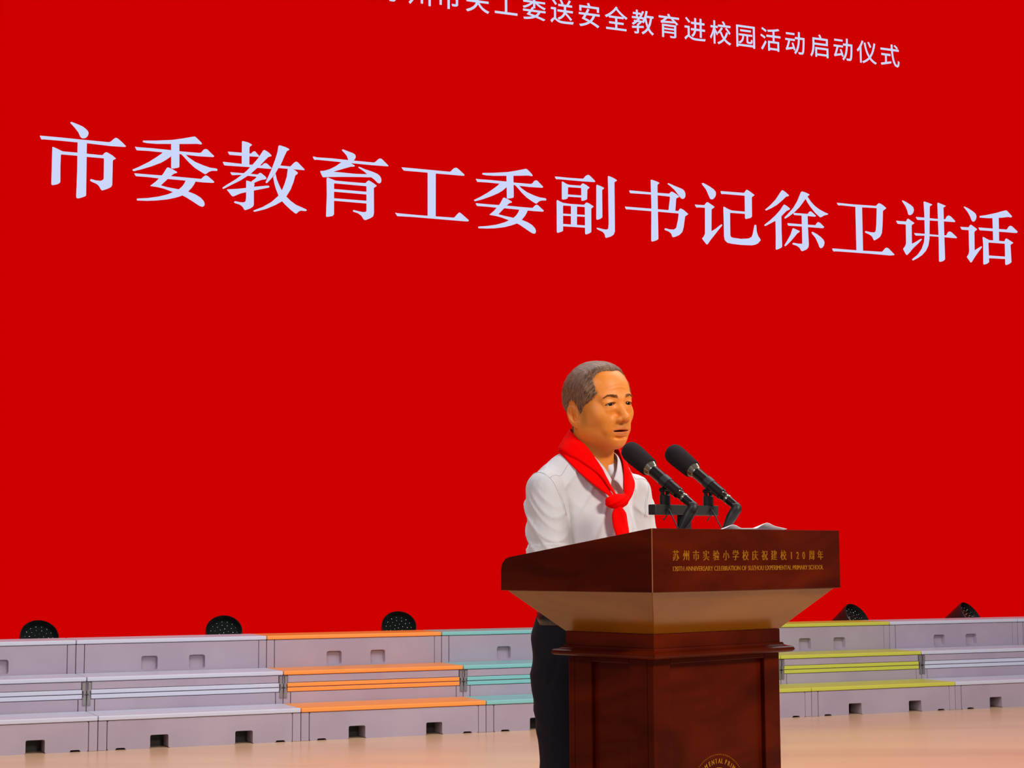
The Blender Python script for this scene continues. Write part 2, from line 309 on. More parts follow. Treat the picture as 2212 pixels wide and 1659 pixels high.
TITLE = [
"0.152,4.575 0.159,4.577 0.202,4.564 0.245,4.549 0.271,4.531 0.288,4.513 0.292,4.498 0.285,4.477 0.272,4.461 0.257,4.455 0.240,4.455 0.229,4.463 0.212,4.499 0.185,4.532 0.155,4.562 0.148,4.569",
"-0.081,4.446 0.076,4.446 0.234,4.444 0.450,4.443 0.463,4.449 0.480,4.466 0.495,4.480 0.505,4.484 0.518,4.479 0.549,4.455 0.585,4.422 0.576,4.416 0.463,4.413 0.280,4.419 0.205,4.419 0.077,4.420 -0.054,4.419 -0.067,4.415",
"0.208,4.441 0.279,4.443 0.280,4.284 0.281,4.006 0.275,3.999 0.247,3.986 0.222,3.977 0.209,3.979 0.205,3.989 0.209,4.189",
"0.017,4.367 0.025,4.366 0.057,4.354 0.095,4.338 0.206,4.338 0.215,4.338 0.215,4.313 0.209,4.313 0.083,4.313 0.081,4.222 0.083,4.095 0.075,4.084 0.054,4.073 0.023,4.065 0.015,4.070 0.016,4.304",
"0.268,4.336 0.402,4.335 0.416,4.354 0.429,4.362 0.440,4.360 0.477,4.341 0.508,4.317 0.482,4.302 0.481,4.106 0.473,4.088 0.443,4.070 0.402,4.054 0.394,4.061 0.378,4.089 0.361,4.103 0.317,4.119 0.308,4.127 0.311,4.137 0.321,4.138 0.351,4.131 0.390,4.130 0.407,4.138 0.414,4.149 0.413,4.311 0.269,4.311",
"0.713,4.479 0.720,4.481 0.817,4.490 0.950,4.508 1.039,4.529 1.120,4.551 1.131,4.552 1.152,4.535 1.179,4.511 1.189,4.498 1.182,4.492 1.148,4.494 1.018,4.481 0.822,4.464 0.751,4.463 0.715,4.467",
"0.652,4.427 0.668,4.424 0.796,4.426 0.940,4.424 1.018,4.421 1.171,4.422 1.185,4.429 1.198,4.449 1.216,4.459 1.232,4.456 1.262,4.429 1.290,4.406 1.281,4.398 1.154,4.394 1.005,4.399 0.871,4.400 0.752,4.401 0.666,4.398",
"0.939,4.493 1.005,4.499 1.008,4.293 0.998,4.287 0.962,4.277 0.942,4.276",
"0.884,4.411 0.956,4.395 0.939,4.373 0.903,4.343 0.859,4.314 0.789,4.281 0.710,4.250 0.645,4.228 0.633,4.239 0.688,4.268 0.762,4.312 0.823,4.356 0.858,4.384",
"1.010,4.409 1.045,4.407 1.082,4.377 1.132,4.347 1.200,4.324 1.254,4.310 1.309,4.307 1.317,4.300 1.314,4.288 1.273,4.286 1.246,4.275 1.228,4.258 1.216,4.252 1.192,4.264 1.132,4.297 1.087,4.334 1.041,4.380 1.023,4.396",
"0.909,4.280 0.920,4.283 0.958,4.269 0.992,4.251 0.989,4.244 0.967,4.237 0.950,4.223 0.923,4.196 0.897,4.169 0.862,4.133 0.915,4.123 1.005,4.113 1.081,4.101 1.135,4.085 1.181,4.061 1.208,4.034 1.216,4.010 1.211,3.994 1.195,3.986 1.172,3.993 1.113,4.027 1.059,4.056 1.032,4.067 0.956,4.088 0.889,4.108 0.836,4.117 0.776,4.121 0.822,4.161 0.852,4.194 0.878,4.226",
"0.650,4.213 0.777,4.213 0.941,4.214 1.066,4.213 1.185,4.212 1.201,4.231 1.221,4.245 1.237,4.240 1.274,4.212 1.293,4.197 1.285,4.188 1.202,4.185 1.057,4.188 0.914,4.189 0.843,4.188 0.755,4.191 0.663,4.190",
"1.062,4.194 1.141,4.192 1.130,4.166 1.112,4.137 1.081,4.101 1.054,4.078 1.023,4.060 0.979,4.043 0.917,4.025 0.824,4.008 0.749,4.000 0.677,3.997 0.672,4.005 0.677,4.013 0.758,4.023 0.846,4.042 0.916,4.065 0.960,4.087 1.005,4.113 1.031,4.137 1.049,4.164",
"1.514,4.548 1.521,4.552 1.567,4.544 1.599,4.529 1.595,4.522 1.577,4.508 1.577,4.357 1.514,4.351",
"1.397,4.454 1.517,4.455 1.591,4.454 1.605,4.472 1.623,4.478 1.637,4.463 1.658,4.442 1.656,4.433 1.517,4.429 1.411,4.428",
"1.357,4.365 1.366,4.367 1.518,4.363 1.597,4.363 1.680,4.363 1.698,4.383 1.715,4.388 1.731,4.379 1.759,4.354 1.764,4.345 1.750,4.342 1.648,4.342 1.578,4.342 1.371,4.338",
"1.693,4.492 1.702,4.495 1.735,4.479 1.763,4.454 1.759,4.447 1.735,4.440 1.712,4.415 1.666,4.362 1.620,4.319 1.593,4.292 1.560,4.266 1.506,4.227 1.437,4.187 1.364,4.144 1.355,4.153 1.391,4.181 1.460,4.228 1.510,4.268 1.555,4.309 1.601,4.361 1.647,4.418 1.665,4.447",
"1.419,4.287 1.431,4.287 1.533,4.288 1.648,4.287 1.662,4.302 1.676,4.302 1.714,4.274 1.722,4.261 1.716,4.254 1.681,4.246 1.649,4.232 1.617,4.215 1.593,4.225 1.621,4.246 1.641,4.268 1.560,4.270 1.505,4.272 1.434,4.263",
"1.552,4.228 1.558,4.230 1.591,4.223 1.616,4.220 1.623,4.207 1.616,4.183 1.618,4.035 1.609,4.018 1.586,4.002 1.547,3.986 1.538,3.990 1.526,4.011 1.503,4.028 1.459,4.038 1.452,4.045 1.462,4.054 1.498,4.049 1.530,4.048 1.549,4.057 1.553,4.089",
"1.392,4.144 1.483,4.156 1.552,4.169 1.621,4.184 1.737,4.204 1.748,4.196 1.742,4.187 1.622,4.154 1.553,4.134 1.507,4.120 1.447,4.090 1.436,4.093 1.415,4.117",
"1.819,4.541 1.830,4.545 1.880,4.534 1.912,4.520 1.908,4.513 1.890,4.502 1.871,4.461 1.837,4.379 1.820,4.355 1.795,4.309 1.760,4.262 1.728,4.225 1.719,4.221 1.712,4.228 1.732,4.269 1.764,4.345 1.792,4.422 1.810,4.483",
"1.815,4.378 1.921,4.377 1.947,4.407 1.966,4.422 1.980,4.420 2.013,4.390 2.043,4.362 2.037,4.356 1.929,4.356 1.811,4.355",
"1.900,4.366 1.919,4.366 1.962,4.348 1.986,4.330 1.981,4.320 1.963,4.307 1.948,4.250 1.925,4.188 1.888,4.125 1.851,4.082 1.799,4.049 1.716,4.008 1.623,3.978 1.612,3.985 1.619,3.991 1.692,4.024 1.762,4.069 1.820,4.124 1.850,4.172 1.873,4.230 1.891,4.291",
"1.776,4.277 1.796,4.309 1.807,4.261 1.829,4.212 1.850,4.172 1.888,4.125 1.926,4.091 1.973,4.062 2.058,4.032 2.063,4.024 2.054,4.017 2.011,4.018 1.992,4.008 1.974,3.989 1.962,3.992 1.922,4.021 1.879,4.057 1.851,4.085 1.822,4.129 1.801,4.178 1.786,4.227",
"2.358,4.552 2.367,4.561 2.413,4.548 2.457,4.536 2.477,4.525 2.482,4.509 2.477,4.492 2.458,4.468 2.419,4.466 2.404,4.507 2.385,4.528",
"2.108,4.476 2.120,4.477 2.144,4.473 2.269,4.476 2.414,4.474 2.643,4.473 2.658,4.484 2.683,4.508 2.697,4.513 2.712,4.508 2.742,4.482 2.772,4.455 2.762,4.451 2.609,4.449 2.433,4.450 2.269,4.452 2.144,4.453 2.123,4.449",
"2.375,4.466 2.433,4.462 2.443,4.447 2.475,4.433 2.470,4.424 2.438,4.420 2.385,4.401 2.286,4.364 2.366,4.365 2.463,4.363 2.585,4.369 2.624,4.346 2.512,4.339 2.366,4.328 2.246,4.317 2.198,4.310 2.191,4.319 2.172,4.361 2.212,4.367 2.255,4.383 2.308,4.413",
"2.502,4.419 2.506,4.425 2.516,4.425 2.560,4.410 2.629,4.394 2.673,4.379 2.693,4.364 2.705,4.344 2.707,4.320 2.698,4.303 2.683,4.299 2.671,4.305 2.644,4.329 2.617,4.346 2.585,4.367 2.550,4.392",
"2.229,4.306 2.239,4.313 2.270,4.303 2.306,4.292 2.439,4.291 2.566,4.292 2.585,4.312 2.597,4.318 2.629,4.302 2.667,4.279 2.663,4.274 2.640,4.258 2.642,4.046 2.635,4.017 2.610,3.999 2.567,3.980 2.554,3.983 2.532,4.014 2.503,4.033 2.459,4.044 2.457,4.053 2.464,4.058 2.513,4.050 2.552,4.046 2.576,4.053 2.575,4.267 2.294,4.268 2.295,4.006 2.281,3.993 2.233,3.982 2.226,3.986 2.232,4.169",
"2.289,4.221 2.580,4.220 2.580,4.197 2.290,4.198",
"2.290,4.143 2.581,4.144 2.581,4.121 2.290,4.122",
"2.883,4.454 3.031,4.454 3.325,4.453 3.356,4.485 3.378,4.494 3.396,4.486 3.457,4.438 3.453,4.430 3.432,4.428 3.183,4.427 3.031,4.428 2.904,4.427",
"3.119,4.448 3.193,4.449 3.192,4.049 3.119,4.048",
"2.827,4.064 2.852,4.060 3.031,4.058 3.360,4.060 3.390,4.095 3.408,4.110 3.426,4.100 3.497,4.046 3.487,4.037 3.436,4.036 3.182,4.037 2.982,4.038 2.847,4.035",
"3.619,4.466 3.625,4.469 3.723,4.478 3.856,4.496 3.945,4.517 4.026,4.539 4.037,4.539 4.058,4.523 4.085,4.498 4.095,4.485 4.088,4.479 4.054,4.482 3.923,4.469 3.727,4.452 3.657,4.450 3.620,4.454",
"3.558,4.414 3.574,4.411 3.701,4.413 3.846,4.412 3.924,4.409 4.077,4.410 4.091,4.417 4.104,4.436 4.122,4.447 4.138,4.444 4.168,4.417 4.195,4.393 4.186,4.385 4.059,4.382 3.911,4.387 3.777,4.388 3.658,4.389 3.572,4.386",
"3.845,4.480 3.910,4.487 3.913,4.281 3.904,4.274 3.868,4.265 3.848,4.264",
"3.790,4.399 3.862,4.383 3.844,4.361 3.809,4.330 3.765,4.302 3.695,4.269 3.616,4.237 3.550,4.216 3.539,4.226 3.594,4.255 3.668,4.300 3.729,4.344 3.764,4.372",
"3.915,4.396 3.951,4.395 3.988,4.364 4.037,4.335 4.106,4.311 4.160,4.298 4.215,4.295 4.223,4.287 4.220,4.276 4.179,4.273 4.152,4.263 4.134,4.245 4.122,4.240 4.097,4.252 4.038,4.285 3.993,4.322 3.947,4.368 3.929,4.384",
"3.814,4.268 3.826,4.270 3.864,4.256 3.897,4.239 3.895,4.232 3.873,4.225 3.855,4.211 3.829,4.184 3.803,4.157 3.768,4.120 3.821,4.111 3.910,4.100 3.987,4.088 4.041,4.072 4.086,4.049 4.114,4.022 4.122,3.998 4.117,3.981 4.101,3.974 4.078,3.981 4.019,4.014 3.965,4.044 3.938,4.054 3.862,4.076 3.795,4.095 3.741,4.104 3.682,4.109 3.728,4.148 3.758,4.182 3.784,4.214",
"3.556,4.201 3.683,4.200 3.847,4.202 3.972,4.200 4.091,4.200 4.107,4.218 4.127,4.233 4.143,4.228 4.179,4.199 4.199,4.185 4.191,4.175 4.107,4.173 3.963,4.175 3.820,4.177 3.749,4.176 3.661,4.178 3.568,4.177",
"3.968,4.182 4.046,4.179 4.035,4.153 4.018,4.125 3.987,4.088 3.960,4.066 3.929,4.048 3.885,4.031 3.823,4.012 3.730,3.995 3.655,3.988 3.583,3.985 3.578,3.993 3.582,4.000 3.663,4.011 3.751,4.029 3.822,4.053 3.866,4.074 3.910,4.100 3.937,4.125 3.954,4.151",
"4.303,4.494 4.320,4.496 4.449,4.495 4.580,4.498 4.607,4.528 4.629,4.538 4.646,4.532 4.684,4.500 4.701,4.483 4.689,4.477 4.558,4.474 4.395,4.474 4.333,4.474 4.319,4.469",
"4.372,4.454 4.379,4.458 4.411,4.442 4.438,4.432 4.432,4.411 4.429,4.312 4.410,4.302 4.380,4.296 4.371,4.300",
"4.416,4.439 4.443,4.433 4.552,4.434 4.568,4.433 4.568,4.414 4.424,4.411",
"4.552,4.434 4.566,4.450 4.577,4.458 4.612,4.444 4.644,4.424 4.620,4.405 4.617,4.317 4.600,4.309 4.567,4.298 4.560,4.303 4.560,4.417",
"4.421,4.346 4.567,4.348 4.567,4.329 4.421,4.326",
"4.321,4.284 4.329,4.289 4.361,4.275 4.391,4.265 4.382,4.234 4.381,4.020 4.364,4.011 4.329,3.998 4.320,4.002",
"4.366,4.269 4.447,4.264 4.588,4.266 4.605,4.264 4.602,4.247 4.372,4.244",
"4.585,4.266 4.610,4.290 4.638,4.282 4.682,4.258 4.656,4.238 4.655,4.029 4.635,4.016 4.602,4.002 4.594,4.010 4.593,4.251",
"4.459,4.263 4.518,4.262 4.515,4.071 4.457,4.072",
"4.376,4.172 4.601,4.177 4.601,4.160 4.376,4.154",
"4.375,4.081 4.602,4.084 4.601,4.063 4.375,4.060",
"4.708,4.452 4.716,4.456 4.754,4.446 4.786,4.433 4.782,4.425 4.765,4.414 4.765,4.169 4.745,4.153 4.713,4.141 4.704,4.147",
"4.823,4.542 4.833,4.544 4.877,4.531 4.914,4.513 4.910,4.506 4.888,4.494 4.887,4.051 4.876,4.023 4.848,4.003 4.798,3.986 4.789,3.994 4.787,4.016 4.769,4.037 4.712,4.058 4.705,4.068 4.714,4.072 4.772,4.063 4.805,4.061 4.821,4.069 4.826,4.119 4.825,4.369",
"5.032,4.429 5.043,4.432 5.254,4.431 5.438,4.434 5.458,4.454 5.473,4.454 5.510,4.437 5.543,4.413 5.509,4.396 5.497,4.273 5.427,4.273 5.446,4.407 5.254,4.411 5.057,4.407 5.043,4.406",
"4.987,4.281 5.000,4.282 5.257,4.283 5.530,4.283 5.544,4.305 5.556,4.308 5.587,4.295 5.631,4.263 5.627,4.258 5.598,4.240 5.582,4.142 5.567,4.095 5.537,4.065 5.497,4.047 5.469,4.039 5.462,4.045 5.452,4.072 5.430,4.088 5.390,4.099 5.382,4.106 5.393,4.117 5.436,4.109 5.481,4.110 5.504,4.127 5.523,4.199 5.532,4.260 5.319,4.261 5.257,4.260 5.013,4.259 5.002,4.255",
"5.251,4.543 5.261,4.547 5.306,4.537 5.342,4.524 5.337,4.519 5.320,4.506 5.320,4.316 5.322,4.012 5.298,3.998 5.258,3.985 5.248,3.992 5.255,4.311",
"5.420,4.522 5.431,4.530 5.494,4.510 5.568,4.489 5.593,4.475 5.604,4.450 5.604,4.419 5.589,4.400 5.572,4.396 5.558,4.401 5.532,4.429 5.493,4.472 5.448,4.506",
"5.773,4.552 5.785,4.562 5.802,4.557 5.860,4.533 5.900,4.511 5.922,4.487 5.921,4.458 5.907,4.434 5.887,4.417 5.869,4.416 5.858,4.423 5.841,4.457 5.819,4.502",
"5.697,4.354 5.706,4.355 5.798,4.357 5.819,4.383 5.834,4.388 5.857,4.376 5.906,4.350 5.900,4.343 5.873,4.324 5.868,4.123 5.910,4.147 5.964,4.189 5.976,4.196 5.984,4.186 5.945,4.144 5.904,4.095 5.856,4.040 5.826,4.000 5.815,3.997 5.786,4.028 5.767,4.049 5.787,4.069 5.800,4.098 5.804,4.334 5.731,4.331 5.717,4.327",
"5.969,4.498 5.976,4.501 6.220,4.504 6.239,4.531 6.251,4.537 6.283,4.521 6.332,4.492 6.300,4.471 6.299,4.289 6.278,4.274 6.230,4.261 6.223,4.270 6.224,4.478 5.999,4.476 5.978,4.472",
"5.996,4.356 6.005,4.359 6.049,4.340 6.087,4.330 6.229,4.330 6.231,4.309 6.066,4.307 6.065,4.104 6.070,4.086 6.088,4.079 6.179,4.074 6.256,4.083 6.289,4.099 6.301,4.125 6.321,4.210 6.330,4.218 6.342,4.214 6.346,4.154 6.360,4.114 6.386,4.082 6.383,4.072 6.356,4.044 6.326,4.030 6.290,4.022 6.178,4.018 6.078,4.022 6.031,4.029 6.005,4.051 5.998,4.089 5.998,4.222",
"6.622,4.559 6.635,4.563 6.670,4.544 6.703,4.519 6.697,4.512 6.670,4.505 6.632,4.470 6.571,4.421 6.510,4.385 6.449,4.356 6.438,4.364 6.492,4.407 6.554,4.467",
"6.640,4.425 6.649,4.430 6.679,4.416 6.712,4.395 6.703,4.384 6.672,4.371 6.614,4.317 6.613,4.181 6.616,4.030 6.591,4.013 6.552,3.998 6.545,4.004 6.549,4.124 6.549,4.269 6.500,4.243 6.437,4.210 6.425,4.220 6.483,4.263 6.544,4.314 6.600,4.371",
"6.832,4.560 6.845,4.569 6.884,4.561 6.930,4.545 6.902,4.523 6.880,4.498 6.851,4.461 6.813,4.416 6.751,4.359 6.701,4.324 6.655,4.296 6.642,4.303 6.690,4.349 6.746,4.406 6.790,4.472",
"6.902,4.526 6.943,4.476 6.985,4.440 7.034,4.412 7.083,4.392 7.132,4.377 7.122,4.370 7.082,4.358 7.047,4.338 7.035,4.339 6.984,4.376 6.936,4.426 6.900,4.470 6.880,4.505",
"6.745,4.358 6.903,4.360 6.919,4.382 6.935,4.388 6.953,4.379 6.995,4.348 6.983,4.339 6.903,4.340 6.750,4.338",
"6.675,4.255 6.688,4.257 6.833,4.257 6.984,4.260 7.003,4.285 7.018,4.292 7.040,4.283 7.082,4.249 7.069,4.237 6.992,4.236 6.833,4.236 6.687,4.233",
"6.835,4.354 6.900,4.359 6.901,4.254 6.907,4.071 6.901,4.044 6.882,4.024 6.833,4.003 6.822,4.007 6.803,4.035 6.774,4.051 6.731,4.060 6.725,4.069 6.738,4.077 6.792,4.072 6.835,4.074",
"6.732,4.210 6.741,4.214 6.777,4.203 6.814,4.190 6.807,4.182 6.782,4.167 6.745,4.125 6.695,4.074 6.649,4.036 6.638,4.044 6.671,4.091 6.709,4.151",
"6.939,4.191 6.951,4.195 6.997,4.177 7.039,4.153 7.069,4.129 7.081,4.104 7.074,4.074 7.055,4.052 7.039,4.045 7.024,4.052 7.007,4.093 6.978,4.144 6.942,4.178",
"7.225,4.490 7.242,4.491 7.410,4.490 7.670,4.495 7.696,4.521 7.712,4.524 7.741,4.513 7.788,4.484 7.781,4.476 7.748,4.454 7.739,4.314 7.729,4.238 7.708,4.201 7.673,4.177 7.640,4.160 7.631,4.167 7.616,4.197 7.585,4.214 7.538,4.229 7.535,4.241 7.548,4.244 7.605,4.237 7.646,4.238 7.659,4.254 7.668,4.319 7.677,4.474 7.511,4.469 7.410,4.468 7.272,4.470 7.244,4.466",
"7.435,4.484 7.511,4.484 7.509,4.046 7.434,4.044",
"7.161,4.050 7.173,4.053 7.435,4.053 7.726,4.058 7.762,4.095 7.782,4.102 7.801,4.095 7.869,4.040 7.859,4.033 7.808,4.028 7.586,4.030 7.334,4.029 7.204,4.028 7.177,4.024",
"7.969,4.567 7.976,4.574 8.018,4.560 8.069,4.537 8.100,4.515 8.107,4.491 8.099,4.463 8.078,4.442 8.059,4.434 8.039,4.439 8.028,4.479 8.010,4.516",
"7.894,4.369 8.011,4.370 8.025,4.395 8.038,4.400 8.070,4.382 8.111,4.362 8.075,4.339 8.072,4.158 8.115,4.179 8.175,4.213 8.194,4.212 8.154,4.174 8.087,4.118 8.040,4.069 8.013,4.045 8.000,4.048 7.982,4.076 7.967,4.102 7.993,4.131 8.004,4.158 8.007,4.341 7.913,4.340",
"8.123,4.423 8.227,4.424 8.391,4.422 8.471,4.425 8.492,4.457 8.515,4.467 8.541,4.458 8.593,4.415 8.583,4.406 8.457,4.404 8.227,4.399 8.142,4.396",
"8.098,4.265 8.222,4.266 8.386,4.265 8.478,4.268 8.499,4.302 8.523,4.311 8.546,4.302 8.607,4.257 8.597,4.248 8.454,4.249 8.221,4.247 8.117,4.241",
"8.222,4.579 8.233,4.582 8.278,4.572 8.327,4.559 8.294,4.538 8.279,4.221 8.264,4.154 8.236,4.104 8.188,4.057 8.135,4.024 8.076,3.995 8.067,4.006 8.077,4.015 8.137,4.059 8.184,4.117 8.213,4.184 8.225,4.260 8.227,4.424",
"8.384,4.579 8.394,4.583 8.443,4.570 8.486,4.558 8.455,4.539 8.455,4.277 8.456,4.031 8.429,4.013 8.393,4.003 8.383,4.010 8.387,4.217",
"8.696,4.564 8.704,4.570 8.749,4.556 8.808,4.528 8.838,4.508 8.849,4.482 8.839,4.451 8.820,4.430 8.801,4.426 8.787,4.437 8.770,4.476 8.742,4.518",
"8.646,4.365 8.748,4.367 8.767,4.392 8.779,4.396 8.809,4.379 8.853,4.355 8.816,4.328 8.812,4.144 8.849,4.166 8.898,4.192 8.904,4.183 8.860,4.135 8.815,4.082 8.771,4.023 8.758,4.021 8.736,4.048 8.714,4.073 8.738,4.102 8.746,4.132 8.747,4.339 8.665,4.337",
"8.884,4.489 8.965,4.504 9.089,4.535 9.163,4.558 9.210,4.570 9.225,4.565 9.285,4.514 9.269,4.503 9.235,4.506 9.173,4.495 9.087,4.484 8.995,4.475 8.885,4.473",
"8.864,4.374 9.039,4.376 9.211,4.378 9.237,4.410 9.259,4.420 9.281,4.414 9.347,4.366 9.334,4.353 9.296,4.351 9.112,4.350 8.959,4.349 8.880,4.347",
"9.041,4.496 9.118,4.502 9.113,4.252 9.040,4.249",
"8.913,4.282 8.923,4.285 8.962,4.269 8.992,4.259 8.982,4.233 8.983,4.039 8.958,4.022 8.918,4.010 8.911,4.017 8.917,4.208",
"8.956,4.271 8.992,4.258 9.077,4.259 9.182,4.259 9.200,4.258 9.193,4.235 8.970,4.233",
"9.177,4.258 9.192,4.285 9.204,4.289 9.238,4.275 9.289,4.251 9.251,4.229 9.256,4.056 9.228,4.037 9.187,4.022 9.178,4.031 9.181,4.241",
"8.970,4.105 9.188,4.107 9.187,4.083 8.969,4.078",
]
bm = bmesh.new()
for s in TITLE:
    p = [tuple(float(c) for c in q.split(',')) for q in s.split()]
    p = rounded(p, 0.006)
    vs = [bm.verts.new((x, -0.004, z)) for x, z in p]
    for t in tessellate_polygon([[Vector((x, z, 0)) for x, z in p]]):
        try: bm.faces.new([vs[i] for i in t])
        except ValueError: pass
tt = obj('title_lettering', bm, M_TEXT, scr); tag(tt, 'large white serif Chinese lettering')

def text_mesh(s, size, bold=0.0, depth=0.0, space=1.0):
    c = bpy.data.curves.new('txt', 'FONT'); c.body = s; c.size = size; c.offset = bold; c.extrude = depth
    c.align_x = 'CENTER'; c.space_character = space; c.resolution_u = 4
    o = bpy.data.objects.new('txt', c); COL.objects.link(o)
    dg = bpy.context.evaluated_depsgraph_get(); dg.update()
    me = bpy.data.meshes.new_from_object(o.evaluated_get(dg))
    bpy.data.objects.remove(o)
    return me

def mesh_bounds(me):
    co = np.empty(len(me.vertices) * 3, np.float32); me.vertices.foreach_get('co', co); co = co.reshape(-1, 3)
    return co.min(0), co.max(0)

def place_text(bm, me, cx, cz, y, sx=1.0, sz=1.0, rot=0.0, center=True):
    """put the text mesh upright (x, z) at the spot, mesh origin or its box centre there"""
    lo, hi = mesh_bounds(me)
    mx, my = ((lo[0] + hi[0]) / 2, (lo[1] + hi[1]) / 2) if center else ((lo[0] + hi[0]) / 2, 0.0)
    co = []
    for v in me.vertices:
        a = (v.co.x - mx) * sx; b = (v.co.y - my) * sz
        co.append(bm.verts.new((cx + a * math.cos(rot) - b * math.sin(rot), y - v.co.z, cz + a * math.sin(rot) + b * math.cos(rot))))
    for p in me.polygons:
        try: bm.faces.new([co[i] for i in p.vertices])
        except ValueError: pass

bm = bmesh.new()
HEAD = '苏州市关工委送安全教育进校园活动启动仪式'
for i, ch in enumerate(HEAD):
    me = text_mesh(ch, 0.236)
    x = 7.878 - (len(HEAD) - 1 - i) * 0.2685
    for dx, dz in ((-0.0018, 0), (0.0018, 0), (0, 0.0018), (0, -0.0018)):
        place_text(bm, me, x + dx, 5.892 + dz, -0.004, center=False)
hd = obj('heading_lettering', bm, M_TEXT, scr); tag(hd, 'thin white line of small Chinese lettering')

# ------------------------------------------------------------------ step risers
W = 1.31429; D = 0.415
def rect(x0, x1, z0, z1, r):
    return rounded([(x0, z0), (x1, z0), (x1, z1), (x0, z1)], r)

def make_riser(color, first):
    """one width of the three-step riser"""
    root = first
    cap = M_CAP[color]
    g = 0.002
    # lower step
    out = [(0.059, 0.0), (0.112, 0.0), (0.112, 0.012), (0.172, 0.012), (0.172, 0.0), (0.328, 0.0), (0.328, 0.084), (0.444, 0.084), (0.444, 0.0),
           (0.876, 0.0), (0.876, 0.084), (0.992, 0.084), (0.992, 0.0), (1.146, 0.0), (1.146, 0.012), (1.206, 0.012), (1.206, 0.0), (1.255, 0.0), (1.255, 0.182), (0.059, 0.182)]
    bm = bmesh.new(); slab(bm, rounded(out, 0.010), 0.006, D - 0.01); lo = obj('lower_step', bm, M_PLA, root)
    for x0, x1 in ((g, 0.055), (1.259, W - g)):
        bm = bmesh.new(); box(bm, x0, x1, 0.006, D - 0.01, 0, 0.182); obj('end_panel', bm, M_PLA, lo, bevel=0.003)
    bm = bmesh.new(); box(bm, 0.0595, 1.2545, 0.15, D - 0.012, 0, 0.17); obj('shade_backing', bm, M_RUB, lo)  # black filler standing in for the shade inside the cutouts
    bm = bmesh.new(); box(bm, g, W - g, 0, D - 0.002, 0.185, 0.214); obj('tread', bm, cap, lo, bevel=0.006, seg=3)
    # middle step
    y = D
    bm = bmesh.new(); box(bm, 0.055, W - 0.055, y + 0.006, 2 * D - 0.01, 0.0, 0.288); mi = obj('middle_step', bm, M_PLA, root, bevel=0.002)
    bm = bmesh.new(); box(bm, 0.033, W - 0.033, y + 0.006, 2 * D - 0.01, 0.353, 0.400); obj('upper_board', bm, M_PLA, mi, bevel=0.002)
    bm = bmesh.new(); box(bm, 0.034, W - 0.034, y + 0.016, 2 * D - 0.012, 0.286, 0.355); obj('inner_core', bm, M_PLA, mi)
    for z0, z1 in ((0.324, 0.350), (0.292, 0.3185)):
        bm = bmesh.new(); box(bm, 0.029, W - 0.029, y + 0.002, y + 0.06, z0, z1); obj('folded_tread', bm, cap, mi, bevel=0.003)
    for x0, x1 in ((g, 0.051), (W - 0.051, W - g)):
        bm = bmesh.new(); box(bm, x0, x1, y + 0.006, 2 * D - 0.01, 0, 0.288); obj('end_panel', bm, M_PLA, mi, bevel=0.003)
        s = 1 if x0 < 0.5 else -1; e = 0.0 if s > 0 else W
        bm = bmesh.new(); box(bm, min(e + s * g, e + s * 0.031), max(e + s * g, e + s * 0.031), y + 0.02, 2 * D - 0.012, 0.288, 0.400)
        obj('end_block', bm, M_PLA, mi)
        h = [(0.004, 0.252), (0.026, 0.252), (0.026, 0.300), (0.021, 0.304), (0.021, 0.340), (0.029, 0.345), (0.029, 0.396), (0.010, 0.396), (0.010, 0.350), (0.004, 0.345)]
        bm = bmesh.new(); slab(bm, [(e + s * a, b) for a, b in h], y - 0.001, y + 0.018); hg = obj('hinge', bm, M_HINGE, mi)
        bm = bmesh.new(); tube(bm, [(e + s * 0.002, y - 0.002, 0.3205), (e + s * 0.013, y - 0.002, 0.3205)], 0.004, 8); obj('hinge_pin', bm, M_BLACK, hg)
    bm = bmesh.new(); box(bm, g, W - g, y, 2 * D - 0.002, 0.403, 0.431); obj('tread', bm, cap, mi, bevel=0.006, seg=3)
    # upper step
    y = 2 * D
    hl = [rect(0.438, 0.550, 0.438, 0.535, 0.016), rect(0.766, 0.878, 0.438, 0.535, 0.016)]
    bm = bmesh.new(); slab(bm, [(0.059, 0), (1.255, 0), (1.255, 0.621), (0.059, 0.621)], y + 0.006, 3 * D - 0.01, hl, 0.035); us = obj('upper_step', bm, M_PLA, root)
    for x0, x1 in ((g, 0.055), (1.259, W - g)):
        bm = bmesh.new(); box(bm, x0, x1, y + 0.006, 3 * D - 0.01, 0, 0.621); obj('end_panel', bm, M_PLA, us, bevel=0.003)
    bm = bmesh.new(); box(bm, g, W - g, y, 3 * D, 0.624, 0.652); obj('tread', bm, cap, us, bevel=0.006, seg=3)

GRP = 'step risers in a row below the screen'
LAB = {-1: ('grey', 'lilac grey three-step riser with grey treads cut off by the left edge of the photo'),
       0: ('grey', 'lilac grey three-step riser with grey treads left of the orange-edged one'),
       1: ('orange', 'three-step riser with bright orange tread edges left of the speaker'),
       2: ('teal', 'three-step riser with teal tread edges partly behind the dark trousers'),
       3: ('yellow', 'three-step riser with yellow-green treads almost hidden behind the lectern'),
       4: ('yellow', 'three-step riser with yellow-green tread edges to the right of the lectern'),
       5: ('grey', 'lilac grey three-step riser with grey treads right of the yellow-green one'),
       6: ('grey', 'lilac grey three-step riser with grey treads showing only at the far right edge')}
protos = {}
def kids(o): return [c for c in bpy.data.objects if c.parent == o]
def copy_tree(o, parent=None):
    c = o.copy(); COL.objects.link(c)
    if parent: c.parent = parent
    for ch in kids(o): copy_tree(ch, c)
    return c
